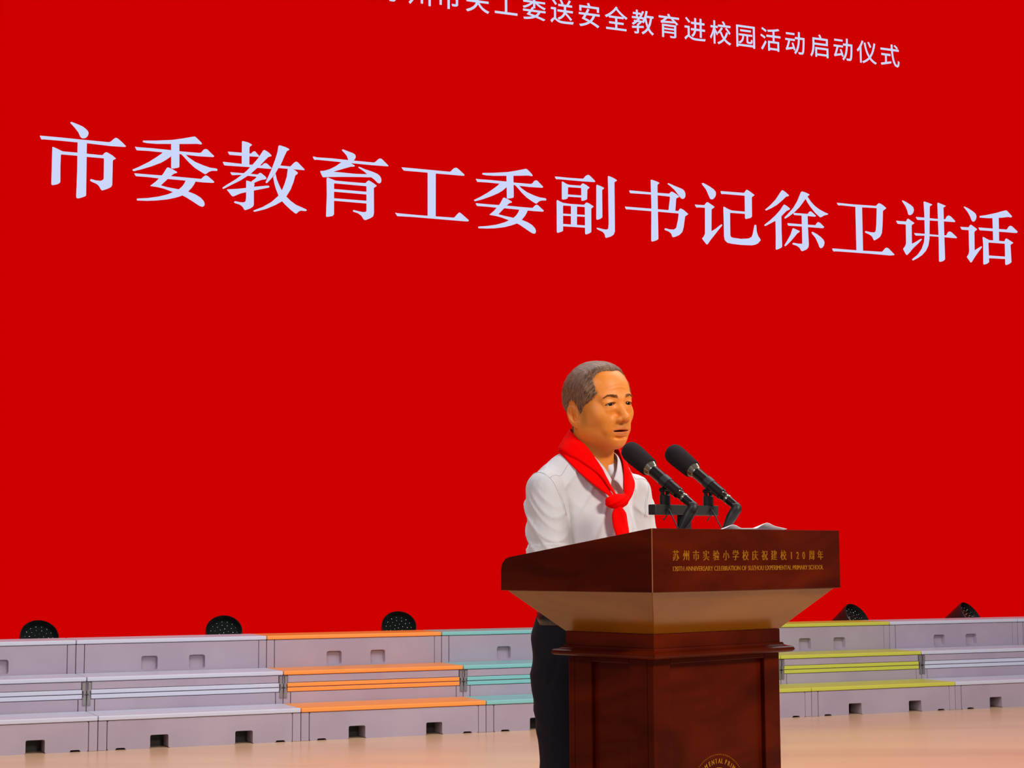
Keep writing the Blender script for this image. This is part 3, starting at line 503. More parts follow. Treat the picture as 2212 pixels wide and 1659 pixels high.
for j in sorted(LAB):
    colr, lab = LAB[j]
    if colr not in protos:
        r = riser_empty('step_riser', j * W); make_riser(colr, r); protos[colr] = r
    else:
        r = copy_tree(protos[colr]); r.location = riser_empty('tmp', j * W).location
        bpy.data.objects.remove(bpy.data.objects['tmp'])
    tag(r, lab, 'riser', GRP)

# ------------------------------------------------------------------ stage lamps behind the risers
def make_lamp():
    root = empty('stage_lamp')
    # head points along local +Y tilted up; built about its pivot at z = 0.64
    ax = Vector((0, -math.cos(0.62), math.sin(0.62))); c = Vector((0, 0, 0.64))
    bm = bmesh.new()
    lathe(bm, c - ax * 0.17, ax, [(0, 0.05), (0.0, 0.075), (0.03, 0.095), (0.07, 0.118), (0.24, 0.130), (0.27, 0.134), (0.30, 0.134), (0.305, 0.128), (0.262, 0.122), (0.26, 0.0)], 40)
    obj('housing', bm, M_BLACK, root, smooth=False, bevel=0)
    bm = bmesh.new(); lathe(bm, c + ax * 0.088, ax, [(0, 0.121), (0.006, 0.121), (0.010, 0.10), (0.011, 0.0)], 40); ln = obj('lens', bm, M_LENS, root)
    x, y, d = frame_of(ax)
    bm = bmesh.new(); bmesh.ops.create_icosphere(bm, subdivisions=1, radius=0.0044)  # bright metal beads stand in for glints off the lens facets
    me = bpy.data.meshes.new('glint_bead'); bm.to_mesh(me); bm.free(); me.materials.append(M_GLINT)
    me.polygons.foreach_set('use_smooth', [True] * len(me.polygons))
    for ring, k in ((0, 1), (0.034, 6), (0.066, 11), (0.096, 15)):
        for i in range(k):
            a = 2 * PI * i / k + ring * 9
            b_ = bpy.data.objects.new('glint_bead', me); COL.objects.link(b_); b_.parent = ln
            b_.location = c + ax * 0.0995 + (x * math.cos(a) + y * math.sin(a)) * ring
    bm = bmesh.new()
    for s in (-1, 1):
        box(bm, s * 0.150 - 0.003, s * 0.150 + 0.003, -0.02, 0.02, 0.42, 0.66)
    box(bm, -0.153, 0.153, -0.02, 0.02, 0.415, 0.425)
    obj('yoke', bm, M_BLACK, root)
    for s in (-1, 1):
        bm = bmesh.new(); lathe(bm, (s * 0.128, 0, 0.64), (s, 0, 0), [(0, 0.012), (0.02, 0.012), (0.02, 0.022), (0.045, 0.022), (0.045, 0.0)], 16); obj('knob', bm, M_BLACK, root)
    bm = bmesh.new(); tube(bm, [(0, 0, 0.02), (0, 0, 0.42)], 0.018); obj('stand_post', bm, M_BLACK, root)
    bm = bmesh.new(); box(bm, -0.16, 0.16, -0.12, 0.12, 0, 0.02); obj('base_plate', bm, M_BLACK, root)
    return root
lamp0 = make_lamp()
LG = 'black stage lamps behind the risers'
for i, (a, z, rz, lab) in enumerate([
        (-0.14, -0.058, 0.04, 'black round stage lamp behind the cut-off grey riser, leftmost of the lamps'),
        (1.205, -0.048, -0.20, 'black round stage lamp behind the grey riser left of the orange one'),
        (2.57, -0.040, -0.22, 'black round stage lamp just above the orange-edged riser'),
        (6.70, -0.045, 0.32, 'black stage lamp turned to the right above the yellow-green riser'),
        (7.90, -0.050, 0.42, 'black stage lamp turned to the right above the right-hand grey riser')]):
    o = lamp0 if i == 0 else copy_tree(lamp0)
    e = riser_empty('tmp', a, 1.62); o.location = e.location; bpy.data.objects.remove(e)
    o.rotation_euler = (0, 0, TH + rz); tag(o, lab, 'stage lamp', LG)
    for ch in kids(o):                                  # heads hang a little lower on their posts
        if ch.name.split('.')[0] not in ('base_plate', 'stand_post'): ch.location.z = z

# ------------------------------------------------------------------ lectern
PA = 0.74024
PO = Vector((0.3133, 3.9623, 0))
pt = Vector((math.cos(PA), math.sin(PA), 0)); pn = Vector((-math.sin(PA), math.cos(PA), 0))
pod = empty('lectern', PO, PA)
tag(pod, 'dark red mahogany lectern with gold lettering on its broad front', 'lectern')
PW, PD = 0.690, 0.509
ZT, ZB, ZBK = 1.2399, 1.0961, 1.174
bm = bmesh.new()
def prism(bm, xy, z0, z1):
    a = [bm.verts.new((x, y, z0)) for x, y in xy]; b = [bm.verts.new((x, y, z1)) for x, y in xy]
    bm.faces.new(a[::-1]); bm.faces.new(b)
    for i in range(len(xy)): bm.faces.new((a[i], a[(i + 1) % len(xy)], b[(i + 1) % len(xy)], b[i]))
prism(bm, [(0.0002, 0), (PW - 0.0002, 0), (PW - 0.0222, 0.022), (0.0222, 0.022)], ZB, ZT); fp = obj('front_panel', bm, M_WOOD, pod, bevel=0.0015)
def side_outline():
    return [(0.0003, ZB), (PD, ZB), (PD, ZBK - 0.030), (PD - 0.004, ZBK - 0.012), (PD - 0.016, ZBK - 0.001), (PD - 0.03, ZBK + 0.0035), (0.0003, ZT)]
for x0 in (0.0, PW - 0.022):
    bm = bmesh.new(); o2 = side_outline()
    outer = x0 if x0 < 0.3 else x0 + 0.022; inner = x0 + 0.022 if x0 < 0.3 else x0
    a = [bm.verts.new((outer, y, z)) for y, z in o2]; b = [bm.verts.new((inner, max(y, 0.0223), z)) for y, z in o2]
    bm.faces.new(a); bm.faces.new(b[::-1])
    for i in range(len(o2)): bm.faces.new((a[i], a[(i + 1) % len(o2)], b[(i + 1) % len(o2)], b[i]))
    obj('side_panel', bm, M_WOOD, pod, bevel=0.001)
bm = bmesh.new()   # thin pale edge bead down the near corner
box(bm, -0.0008, 0.0008, -0.0008, 0.0008, ZB, ZT - 0.001); obj('corner_bead', bm, M_EDGE, pod)
bm = bmesh.new(); box(bm, 0.0225, PW - 0.0225, PD - 0.022, PD, ZB, ZBK - 0.045); obj('back_rail', bm, M_WOOD, pod, bevel=0.001)
bm = bmesh.new()
zf, zk = ZT - 0.040, ZBK - 0.040
v = [bm.verts.new(p) for p in ((0.0225, 0.0225, zf), (PW - 0.0225, 0.0225, zf), (PW - 0.0225, PD - 0.001, zk), (0.0225, PD - 0.001, zk))]
w_ = [bm.verts.new((q.co.x, q.co.y, q.co.z - 0.018)) for q in v]
bm.faces.new(v); bm.faces.new(w_[::-1])
for i in range(4): bm.faces.new((v[i], v[(i + 1) % 4], w_[(i + 1) % 4], w_[i]))
obj('desktop', bm, M_WOOD, pod)
def desk_z(y): return zf + (zk - zf) * (y - 0.0225) / (PD - 0.0235)
def ring4(x0, x1, y0, y1, z): return [(x0, y0, z), (x1, y0, z), (x1, y1, z), (x0, y1, z)]
HX0, HX1, HY0, HY1 = 0.115, 0.576, 0.105, 0.400
bm = bmesh.new(); loft(bm, [ring4(0.012, PW - 0.012, 0.012, PD - 0.012, ZB - 0.0005), ring4(HX0, HX1, HY0, HY1, 0.9966)]); obj('tapered_neck', bm, M_HOP, pod, bevel=0.001)
bm = bmesh.new(); box(bm, HX0, HX1, HY0, HY1, 0.962, 0.996); obj('collar_band', bm, M_WOOD, pod, bevel=0.0015)
def off4(o, z): return ring4(HX0 - o, HX1 + o, HY0 - o, HY1 + o, z)
bm = bmesh.new(); loft(bm, [off4(-0.01, 0.9625), off4(0.005, 0.9625), off4(0.007, 0.957), off4(0.013, 0.9545), off4(0.021, 0.953), off4(0.0245, 0.950), off4(0.026, 0.946), off4(0.0245, 0.942), off4(0.020, 0.939), off4(0.006, 0.937), off4(-0.01, 0.937)])
obj('moulding', bm, M_WOOD, pod, smooth=False)
# column: four posts/stiles, recessed panels
CX0, CX1, CY0, CY1 = 0.119, 0.580, 0.112, 0.395
def col_face(name, horizontal, a0, a1, at, sgn):
    """stile-and-rail frame on one side of the column with a recessed panel"""
    st = 0.058; dp = 0.013
    bm = bmesh.new()
    def bx(u0, u1, d0, d1, z0, z1):
        d = sorted((at + sgn * d0, at + sgn * d1))
        if horizontal: box(bm, u0, u1, d[0], d[1], z0, z1)
        else: box(bm, d[0], d[1], u0, u1, z0, z1)
    bx(a0, a0 + st, 0, 0.02, 0.11, 0.937); bx(a1 - st, a1, 0, 0.02, 0.11, 0.937)
    bx(a0 + st, a1 - st, 0, 0.02, 0.11, 0.19)
    bx(a0 + st, a1 - st, 0, 0.02, 0.925, 0.937)
    fr = obj(name + '_frame', bm, M_WOOD, pod, bevel=0.002)
    bm = bmesh.new()
    d = sorted((at + sgn * dp, at + sgn * 0.022))
    if horizontal: box(bm, a0 + st - 0.001, a1 - st + 0.001, d[0], d[1], 0.185, 0.93)
    else: box(bm, d[0], d[1], a0 + st - 0.001, a1 - st + 0.001, 0.185, 0.93)
    return obj(name + '_panel', bm, M_WOOD, pod)
col_face('front', True, CX0, CX1, CY0, 1)
col_face('back', True, CX0, CX1, CY1, -1)
col_face('side', False, CY0 + 0.0205, CY1 - 0.0205, CX0, 1)
col_face('side', False, CY0 + 0.0205, CY1 - 0.0205, CX1, -1)
bm = bmesh.new(); loft(bm, [off4(0.05, 0.0), off4(0.05, 0.085), off4(0.042, 0.095), off4(0.02, 0.102), off4(0.012, 0.11)]); obj('plinth_base', bm, M_WOOD, pod, bevel=0.003)
# gold writing
bm = bmesh.new()
L1 = '苏州市实验小学校庆祝建校120周年'
xs = [(130 + 225) / 2, 312, 445, 577, 708, 838, 963, 1090, 1213, 1337, 1456, 1576, 1678, 1757, 1833, 1932, 2043]
x_a, x_b = 0.0669, 0.6240
def tmap(px):          # foreshortened spacing of the photo undone
    q = (px - 130) / (2085 - 130); k = 0.129
    return x_a + (x_b - x_a) * q * (1 - k * 0.5) / (1 - k * 0.5 * q) if False else x_a + (x_b - x_a) * q / (1 + k * (1 - q))
for ch, px in zip(L1, xs):
    me = text_mesh(ch, 0.0255)
    for dx in (-0.0005, 0.0, 0.0005):
        place_text(bm, me, tmap(px) + dx, 1.1688, -0.0006, sx=0.92 if ch not in '120' else 0.8, sz=1.0, center=False)
tg = obj('gold_lettering', bm, M_GOLD, fp)
bm = bmesh.new()
me = text_mesh('120TH ANNIVERSARY CELEBRATION OF SUZHOU EXPERIMENTAL PRIMARY SCHOOL', 0.0142)
lo, hi = mesh_bounds(me)
for dx in (-0.0003, 0.0003): place_text(bm, me, 0.3449 + dx, 1.1484, -0.0006, sx=0.5522 / (hi[0] - lo[0]), sz=0.0110 / (hi[1] - lo[1]))
obj('gold_english_lettering', bm, M_GOLD, fp)
# round gold emblem on the column
EX, EZ, ER, EY = 0.3545, 0.5945, 0.106, 0.1245
bm = bmesh.new()
for i in range(120):
    a = 2 * PI * i / 120
    p = (EX + ER * math.sin(a), EY, EZ + ER * math.cos(a))
    mtx = Matrix.Translation(p) @ Matrix.Rotation(a, 4, 'Y') @ Matrix.Diagonal((0.5, 0.5, 1.6, 1))
    bmesh.ops.create_cube(bm, size=0.0019, matrix=mtx)
em = obj('emblem', bm, M_GOLD, pod)
bm = bmesh.new()
for ch, a in zip('EXPERIMENTALPRIMARYSCHOOL', [-69, -62, -55, -48, -41, -35, -28, -19, -11.5, -4, 3.5, 10, 19, 26.5, 32.5, 39, 47.5, 55, 62, 72, 79, 86, 93, 100, 107]):
    me = text_mesh(ch, 0.0165)
    r = math.radians(a); rr = 0.0850
    for dx in (-0.0005, 0.0005): place_text(bm, me, EX + rr * math.sin(r) + dx, EZ + rr * math.cos(r), EY - 0.001, sx=0.8, sz=1.0, rot=-r, center=False)
obj('emblem_lettering', bm, M_GOLD, em)
bm = bmesh.new()
def strip2d(bm, pts, w, y):
    pts = bez([Vector((x, 0, z)) for x, z in pts], 6)
    for a, b in zip(pts, pts[1:]):
        d = (b - a).normalized(); nn = Vector((d.z, 0, -d.x)) * w
        q = [a + nn, b + nn, b - nn, a - nn]
        bm.faces.new([bm.verts.new((EX + p.x, y, EZ + p.z)) for p in q])
strip2d(bm, [(-0.074, 0), (-0.052, 0.052), (0, 0.0745), (0.052, 0.052), (0.074, 0), (0.052, -0.052), (0, -0.0745), (-0.052, -0.052), (-0.074, 0)], 0.0008, EY - 0.001)
strip2d(bm, [(-0.030, 0.052), (-0.024, 0.060), (-0.020, 0.058), (-0.018, 0.044), (-0.022, 0.03)], 0.0022, EY - 0.001)
strip2d(bm, [(0.008, 0.052), (0.012, 0.066), (0.022, 0.066), (0.030, 0.058), (0.020, 0.050), (0.030, 0.036)], 0.0024, EY - 0.001)
strip2d(bm, [(-0.045, -0.01), (-0.02, 0.01), (0, 0.0), (0.02, 0.01), (0.045, -0.01)], 0.0018, EY - 0.001)
strip2d(bm, [(0, 0.0), (0, 0.04)], 0.002, EY - 0.001)
obj('emblem_symbol', bm, M_GOLD, em)

# ------------------------------------------------------------------ microphones on their bar
# everything in lectern coordinates: x along the front, y toward the speaker
def PL(x, y, z): return PO + pt * x + pn * y + Vector((0, 0, z))
BX, BY, BZ = 0.298, 0.170, 1.289
std = empty('microphone_stand', PL(BX, BY, desk_z(BY)), PA)
tag(std, 'dark metal bar stand with two clips on the lectern desktop', 'microphone stand')
zb_ = BZ - desk_z(BY)
bm = bmesh.new(); box(bm, -0.115, 0.115, -0.012, 0.012, zb_ - 0.0125, zb_ + 0.0125); obj('crossbar', bm, M_BARM, std, bevel=0.002)
bm = bmesh.new(); box(bm, -0.016, 0.016, -0.010, 0.010, 0.004, zb_ - 0.0125); obj('post', bm, M_BLACK, std, bevel=0.002)
bm = bmesh.new(); lathe(bm, (0, 0, 0), (0, 0, 1), [(0, 0.045), (0.004, 0.045), (0.007, 0.03), (0.008, 0.0)], 32); obj('base_disc', bm, M_BLACK, std)
MD = Vector((0, 0.185, 0.127)).normalized()      # from tail to windscreen, toward the speaker's mouth
CLIPX = (-0.068, 0.090)
for cx in CLIPX:
    bm = bmesh.new(); lathe(bm, (cx, 0, zb_ + 0.0125), (0, 0, 1), [(0, 0.013), (0.022, 0.013), (0.024, 0.011), (0.024, 0)], 20)
    tube(bm, [(cx - 0.009, 0, zb_ + 0.034), (cx - 0.009, 0, zb_ + 0.054)], 0.005, 10)
    tube(bm, [(cx + 0.009, 0, zb_ + 0.034), (cx + 0.009, 0, zb_ + 0.054)], 0.005, 10)
    cl = obj('clip_base', bm, M_RUB, std)
    bm = bmesh.new(); tube(bm, [(cx - 0.016, 0, zb_ + 0.048), (cx + 0.016, 0, zb_ + 0.048)], 0.0045, 10); obj('clip_screw', bm, M_MIC, cl)
    bm = bmesh.new(); c = Vector((cx, 0, zb_ + 0.070))
    lathe(bm, c - MD * 0.028, MD, [(0.012, 0.0144), (0.012, 0.0154), (0.032, 0.0157), (0.033, 0.0157), (0.033, 0.0144)], 24)
    obj('clip_sleeve', bm, M_RUB, cl, smooth=False)
def make_mic():
    root = empty('microphone')
    o = Vector((0, 0, 0))
    # local origin = centre of clip sleeve
    bm = bmesh.new(); lathe(bm, MD * -0.072, MD, [(0, 0.0), (0, 0.0108), (0.012, 0.0112), (0.014, 0.0125), (0.018, 0.0142), (0.060, 0.0145), (0.115, 0.0145), (0.118, 0.0)], 28); obj('barrel', bm, M_MIC, root, smooth=False)
    bm = bmesh.new(); lathe(bm, MD * 0.044, MD, [(0, 0.0146), (0.003, 0.0150), (0.020, 0.0212), (0.022, 0.0)], 28); obj('collar', bm, M_MICR, root)
    bm = bmesh.new(); lathe(bm, MD * 0.058, MD, [(0, 0.0), (0, 0.017), (0.002, 0.0215), (0.006, 0.0235), (0.062, 0.0262), (0.078, 0.0255), (0.088, 0.022), (0.094, 0.015), (0.097, 0.006), (0.0975, 0.0)], 36); obj('foam_windscreen', bm, M_FOAM, root, smooth=True)
    bm = bmesh.new(); lathe(bm, MD * -0.080, MD, [(0, 0), (0, 0.0112), (0.004, 0.0117), (0.008, 0.0112), (0.008, 0)], 24); obj('band_ring', bm, M_MICR, root)
    e = MD * -0.080
    bm = bmesh.new(); tube(bm, [e, e - MD * 0.022, e - MD * 0.028 + Vector((0, 0.001, -0.001))], [0.0105, 0.0105, 0.0108], 20); obj('connector_shell', bm, M_MIC, root)
    k = e - MD * 0.028
    pts = bez([k + MD * 0.003, k - MD * 0.004 + Vector((-0.001, 0, -0.004)), k + Vector((-0.005, 0.004, -0.018)), k + Vector((-0.016, 0.012, -0.042)), k + Vector((-0.026, 0.018, -0.062))], 5)
    rr = [0.0108 + 0.0020 * math.sin(PI * i / (len(pts) - 1)) - 0.0050 * max(0, i / (len(pts) - 1) - .6) / .4 for i in range(len(pts))]
    bm = bmesh.new(); tube(bm, pts, rr, 18); obj('right_angle_plug', bm, M_RUB, root, smooth=True)
    pe = pts[-1]
    cb = bez([pe + Vector((0.002, -0.001, 0.004)), pe + Vector((-0.004, -0.002, -0.0005)), Vector((-0.004, -0.016, -0.070)), Vector((-0.014, -0.020, -0.082)), Vector((-0.022, -0.014, -0.096))], 8)
    bm = bmesh.new(); tube(bm, cb, 0.0016, 8); obj('cable', bm, M_RUB, root, smooth=True)
    return root
mic = make_mic()
for i, cx in enumerate(CLIPX):
    o = mic if i == 0 else copy_tree(mic)
    o.location = PL(BX + cx, BY, BZ + 0.070); o.rotation_euler = (0, 0, PA)
    tag(o, ('black foam-covered microphone nearer the speaker on the left clip of the bar', 'black foam-covered microphone on the right clip of the bar, farther from the speaker')[i], 'microphone', 'microphones on the lectern')

# paper on the desktop
pr = empty('paper_sheets', PL(0.447, 0.115, 0), PA)
tag(pr, 'bent white sheets of paper lying on the lectern desktop beside the microphones', 'paper')
def paper(name, x0, x1, y0, y1, prof, lift):
    bm = bmesh.new(); nx = 24; top = []
    for i in range(nx + 1):
        u = i / nx
        h = np.interp(u, [p[0] for p in prof], [p[1] for p in prof])
        top.append([bm.verts.new((x0 + (x1 - x0) * u, y0 + (y1 - y0) * v_, desk_z(0.115 + y0 + (y1 - y0) * v_) + lift + h * (1 - 0.5 * v_))) for v_ in (0, .33, .66, 1)])
    for a, b in zip(top, top[1:]):
        for k in range(3): bm.faces.new((a[k], b[k], b[k + 1], a[k + 1]))
    o = obj(name, bm, M_PAPER, pr, smooth=True)
    md = o.modifiers.new('s', 'SOLIDIFY'); md.thickness = 0.0008
    return o
paper('top_sheet', -0.145, 0.085, -0.075, 0.10, [(0, 0.044), (0.10, 0.052), (0.16, 0.050), (0.24, 0.043), (0.5, 0.044), (0.63, 0.056), (0.68, 0.058), (0.8, 0.049), (1.0, 0.043)], 0.003)
paper('under_sheet', -0.15, 0.10, -0.08, 0.12, [(0, 0.0), (0.5, 0.006), (1, 0.0)], 0.001)

# ------------------------------------------------------------------ signed-distance modelling for the figure
def ell(P, c, r):
    q = [(P[i] - c[i]) / r[i] for i in range(3)]
    k0 = np.sqrt(q[0] ** 2 + q[1] ** 2 + q[2] ** 2) + 1e-6
    k1 = np.sqrt((q[0] / r[0]) ** 2 + (q[1] / r[1]) ** 2 + (q[2] / r[2]) ** 2) + 1e-6
    return k0 * (k0 - 1) / k1
def cap(P, a, b, ra, rb=None):
    rb = ra if rb is None else rb
    ab = [b[i] - a[i] for i in range(3)]; L = sum(v * v for v in ab) + 1e-12
    t = np.clip(sum((P[i] - a[i]) * ab[i] for i in range(3)) / L, 0, 1)
    return np.sqrt(sum((P[i] - a[i] - ab[i] * t) ** 2 for i in range(3))) - (ra + (rb - ra) * t)
def smin(a, b, k):
    h = np.maximum(k - np.abs(a - b), 0) / k
    return np.minimum(a, b) - h * h * k * 0.25
def smax(a, b, k): return -smin(-a, -b, k)
def noise3(P, f, seed):
    rs = np.random.RandomState(seed); out = 0
    for i in range(5):
        d = rs.normal(size=3); d /= np.linalg.norm(d); ff = f * rs.uniform(.7, 1.5)
        out = out + np.sin((P[0] * d[0] + P[1] * d[1] + P[2] * d[2]) * ff + rs.uniform(0, 6.28) + 1.3 * np.sin((P[0] * d[1] - P[1] * d[2] + P[2] * d[0]) * ff * .6 + i))
    return out / 5

def surface(fn, lo, hi, h):
    """surface nets: quads around the zero level of fn"""
    ax = [np.arange(lo[i], hi[i] + h, h, dtype=np.float32) for i in range(3)]
    G = np.meshgrid(*ax, indexing='ij')
    V = fn(G).astype(np.float32)
    S = V < 0
    nx, ny, nz = [s - 1 for s in V.shape]
    cnt = np.zeros((nx, ny, nz), np.int8)
    for a in (0, 1):
        for b in (0, 1):
            for c in (0, 1): cnt += S[a:a + nx, b:b + ny, c:c + nz]
    act = (cnt > 0) & (cnt < 8)
    ci = np.argwhere(act)
    idx = -np.ones(act.shape, np.int64); idx[act] = np.arange(len(ci))
    pos = np.zeros((len(ci), 3)); num = np.zeros(len(ci))
    corners = [(a, b, c) for a in (0, 1) for b in (0, 1) for c in (0, 1)]
    for a in corners:
        for b in corners:
            if sum(b) - sum(a) == 1 and sum(abs(b[i] - a[i]) for i in range(3)) == 1:
                va = V[ci[:, 0] + a[0], ci[:, 1] + a[1], ci[:, 2] + a[2]]; vb = V[ci[:, 0] + b[0], ci[:, 1] + b[1], ci[:, 2] + b[2]]
                m = (va < 0) != (vb < 0)
                t = np.where(m, va / np.where(m, va - vb, 1), 0)
                for k in range(3): pos[:, k] += np.where(m, a[k] + (b[k] - a[k]) * t, 0)
                num += m
    pos = (ci + pos / num[:, None]) * h + np.array([a[0] for a in ax])
    quads = []
    for k in range(3):
        sl0 = [slice(None)] * 3; sl1 = [slice(None)] * 3; sl0[k] = slice(0, -1); sl1[k] = slice(1, None)
        A = S[tuple(sl0)]; B = S[tuple(sl1)]
        e = np.argwhere(A != B)
        i1, i2 = (k + 1) % 3, (k + 2) % 3
        e = e[(e[:, i1] > 0) & (e[:, i2] > 0) & (e[:, i1] < V.shape[i1] - 1) & (e[:, i2] < V.shape[i2] - 1)]
        def cell(d1, d2):
            q = e.copy(); q[:, i1] -= d1; q[:, i2] -= d2
            return idx[q[:, 0], q[:, 1], q[:, 2]]
        Q = np.stack([cell(1, 1), cell(0, 1), cell(0, 0), cell(1, 0)], 1)
        fl = ~A[e[:, 0], e[:, 1], e[:, 2]]
        Q[fl] = Q[fl][:, ::-1]
        quads.append(Q)
    return pos, np.concatenate(quads)

def mesh_from(name, parts):
    vs = []; fs = []; n = 0
    for p, q in parts:
        vs.append(p); fs.append(q + n); n += len(p)
    vs = np.concatenate(vs); fs = np.concatenate(fs)
    me = bpy.data.meshes.new(name)
    me.vertices.add(len(vs)); me.vertices.foreach_set('co', vs.astype(np.float32).ravel())
    me.loops.add(len(fs) * 4); me.loops.foreach_set('vertex_index', fs.astype(np.int32).ravel())
    me.polygons.add(len(fs)); me.polygons.foreach_set('loop_start', np.arange(0, len(fs) * 4, 4, dtype=np.int32))
    me.polygons.foreach_set('loop_total', np.full(len(fs), 4, np.int32))
    me.update(calc_edges=True); me.validate()
    me.polygons.foreach_set('use_smooth', np.ones(len(me.polygons), bool))
    return me, vs
def color_attr(me, name, arr):
    a = me.color_attributes.new(name, 'FLOAT_COLOR', 'POINT')
    c = np.ones((len(me.vertices), 4), np.float32); c[:, :3] = arr
    a.data.foreach_set('color', c.ravel())

# head space: origin between the eyes, x right, y forward, z up
def head_base(P):
    X = np.abs(P[0]); Q = [X, P[1], P[2]]
    d = ell(Q, (0, -0.020, 0.030), (0.0765, 0.095, 0.089))
    d = smin(d, ell(Q, (0, 0.028, 0.042), (0.064, 0.050, 0.056)), 0.03)
    d = smin(d, ell(Q, (0, 0.014, -0.038), (0.0635, 0.061, 0.072)), 0.03)
    d = smin(d, cap(Q, (0.045, -0.008, -0.060), (0.010, 0.040, -0.095), 0.018, 0.014), 0.038)
    return d
def sock(P): return None
EYE = (0.0315, 0.0665, 0.0010)
def head_sdf(P):
    X = np.abs(P[0]); Q = [X, P[1], P[2]]
    d = head_base(P)
    d = smin(d, ell(Q, (0, 0.049, -0.0995), (0.019, 0.015, 0.013)), 0.026)                 # chin
    d = smin(d, ell(Q, (0, 0.056, -0.066), (0.031, 0.018, 0.023)), 0.032)                 # muzzle
    d = smin(d, ell(Q, (0.042, 0.046, -0.024), (0.021, 0.020, 0.019)), 0.032)             # cheekbone
    d = smin(d, cap(Q, (0.010, 0.080, 0.016), (0.043, 0.066, 0.019), 0.0075, 0.007), 0.018)   # brow
    d = smax(d, -ell(Q, (0.034, 0.094, 0.004), (0.018, 0.0145, 0.0105)), 0.014)            # eye hollow
    d = smin(d, ell(Q, (EYE[0], EYE[1], EYE[2]), (0.0175, 0.0150, 0.0145)), 0.006)           # lids over the ball
    QS = [X, P[1], P[2] + (X - EYE[0]) * 0.15]
    slit = ell(QS, (EYE[0] + 0.0008, 0.0815, EYE[2] - 0.0010), (0.0160, 0.022, 0.0040))
    d = smax(d, -slit, 0.002)
    d = smin(d, cap(Q, (0.018, 0.080, 0.0100), (0.047, 0.066, 0.0075), 0.0026, 0.002), 0.008)   # lid fold
    d = smin(d, cap(Q, (0.018, 0.0775, -0.0115), (0.040, 0.0715, -0.0150), 0.0022, 0.002), 0.012)  # bag under the eye
    d = smin(d, cap(Q, (0, 0.073, 0.010), (0, 0.095, -0.036), 0.0085, 0.0095), 0.018)     # nose bridge
    d = smin(d, ell(Q, (0, 0.0950, -0.0390), (0.0115, 0.0120, 0.0095)), 0.010)            # nose tip
    d = smin(d, ell(Q, (0.0145, 0.0840, -0.0425), (0.0075, 0.0115, 0.0078)), 0.007)       # nostril wing
    d = smax(d, -ell(Q, (0.0074, 0.0900, -0.0495), (0.0046, 0.0068, 0.0058)), 0.0015)
    d = smin(d, cap(Q, (0.024, 0.0730, -0.046), (0.036, 0.0590, -0.068), 0.0022, 0.002), 0.018)   # smile fold
    # mouth: lips, parted
    d = smin(d, cap(Q, (0.0, 0.0755, -0.0655), (0.0245, 0.0630, -0.0710), 0.0040, 0.0022), 0.007)
    d = smin(d, cap(Q, (0.0, 0.0730, -0.0795), (0.020, 0.0625, -0.0757), 0.0048, 0.0028), 0.007)
    d = smax(d, -ell(Q, (0, 0.0720, -0.0725), (0.0265, 0.0180, 0.0028)), 0.002)
    d = smax(d, -ell(Q, (0, 0.0705, -0.0895), (0.020, 0.0030, 0.0030)), 0.008)            # under the lip
    # ear: tilted dish with rim and bowl
    ex, ey, ez = 0.0750, -0.031, -0.019
    ca, sa = math.cos(0.42), math.sin(0.42)
    u = (X - ex) * ca + (P[1] - ey) * sa * 1.0; v = -(X - ex) * sa + (P[1] - ey) * ca
    v2 = v + (P[2] - ez) * 0.16
    E_ = [u, v2, P[2] - ez]
    ear = ell(E_, (0, 0, 0.0), (0.0085, 0.0170, 0.0305))
    ear = smin(ear, ell(E_, (0.0, 0.006, -0.024), (0.0050, 0.0085, 0.012)), 0.006)
    ear = smax(ear, -ell(E_, (0.0075, 0.002, 0.004), (0.0078, 0.0115, 0.0220)), 0.002)
    ear = smin(ear, cap(E_, (0.001, -0.001, 0.018), (0.001, -0.004, -0.012), 0.0028, 0.003), 0.004)
    ear = smin(ear, ell(E_, (0.0015, 0.0125, -0.004), (0.0035, 0.0045, 0.0065)), 0.004)
    ear = smax(ear, -ell(E_, (0.006, 0.004, -0.006), (0.0095, 0.0070, 0.0105)), 0.002)
    d = smin(d, ear, 0.005)
    # forehead lines
    fl = np.exp(-((P[0]) / 0.035) ** 2) * np.clip((P[1] - 0.055) / 0.02, 0, 1)
    d = d + 0.0007 * fl * (np.exp(-((P[2] - 0.036 - 0.004 * np.cos(P[0] * 70)) / 0.0016) ** 2) + np.exp(-((P[2] - 0.046 - 0.004 * np.cos(P[0] * 60)) / 0.0016) ** 2))
    # neck
    d = smin(d, cap(P, (0.002, -0.038, -0.070), (0, -0.066, -0.200), 0.0560, 0.0590), 0.030)
    return d

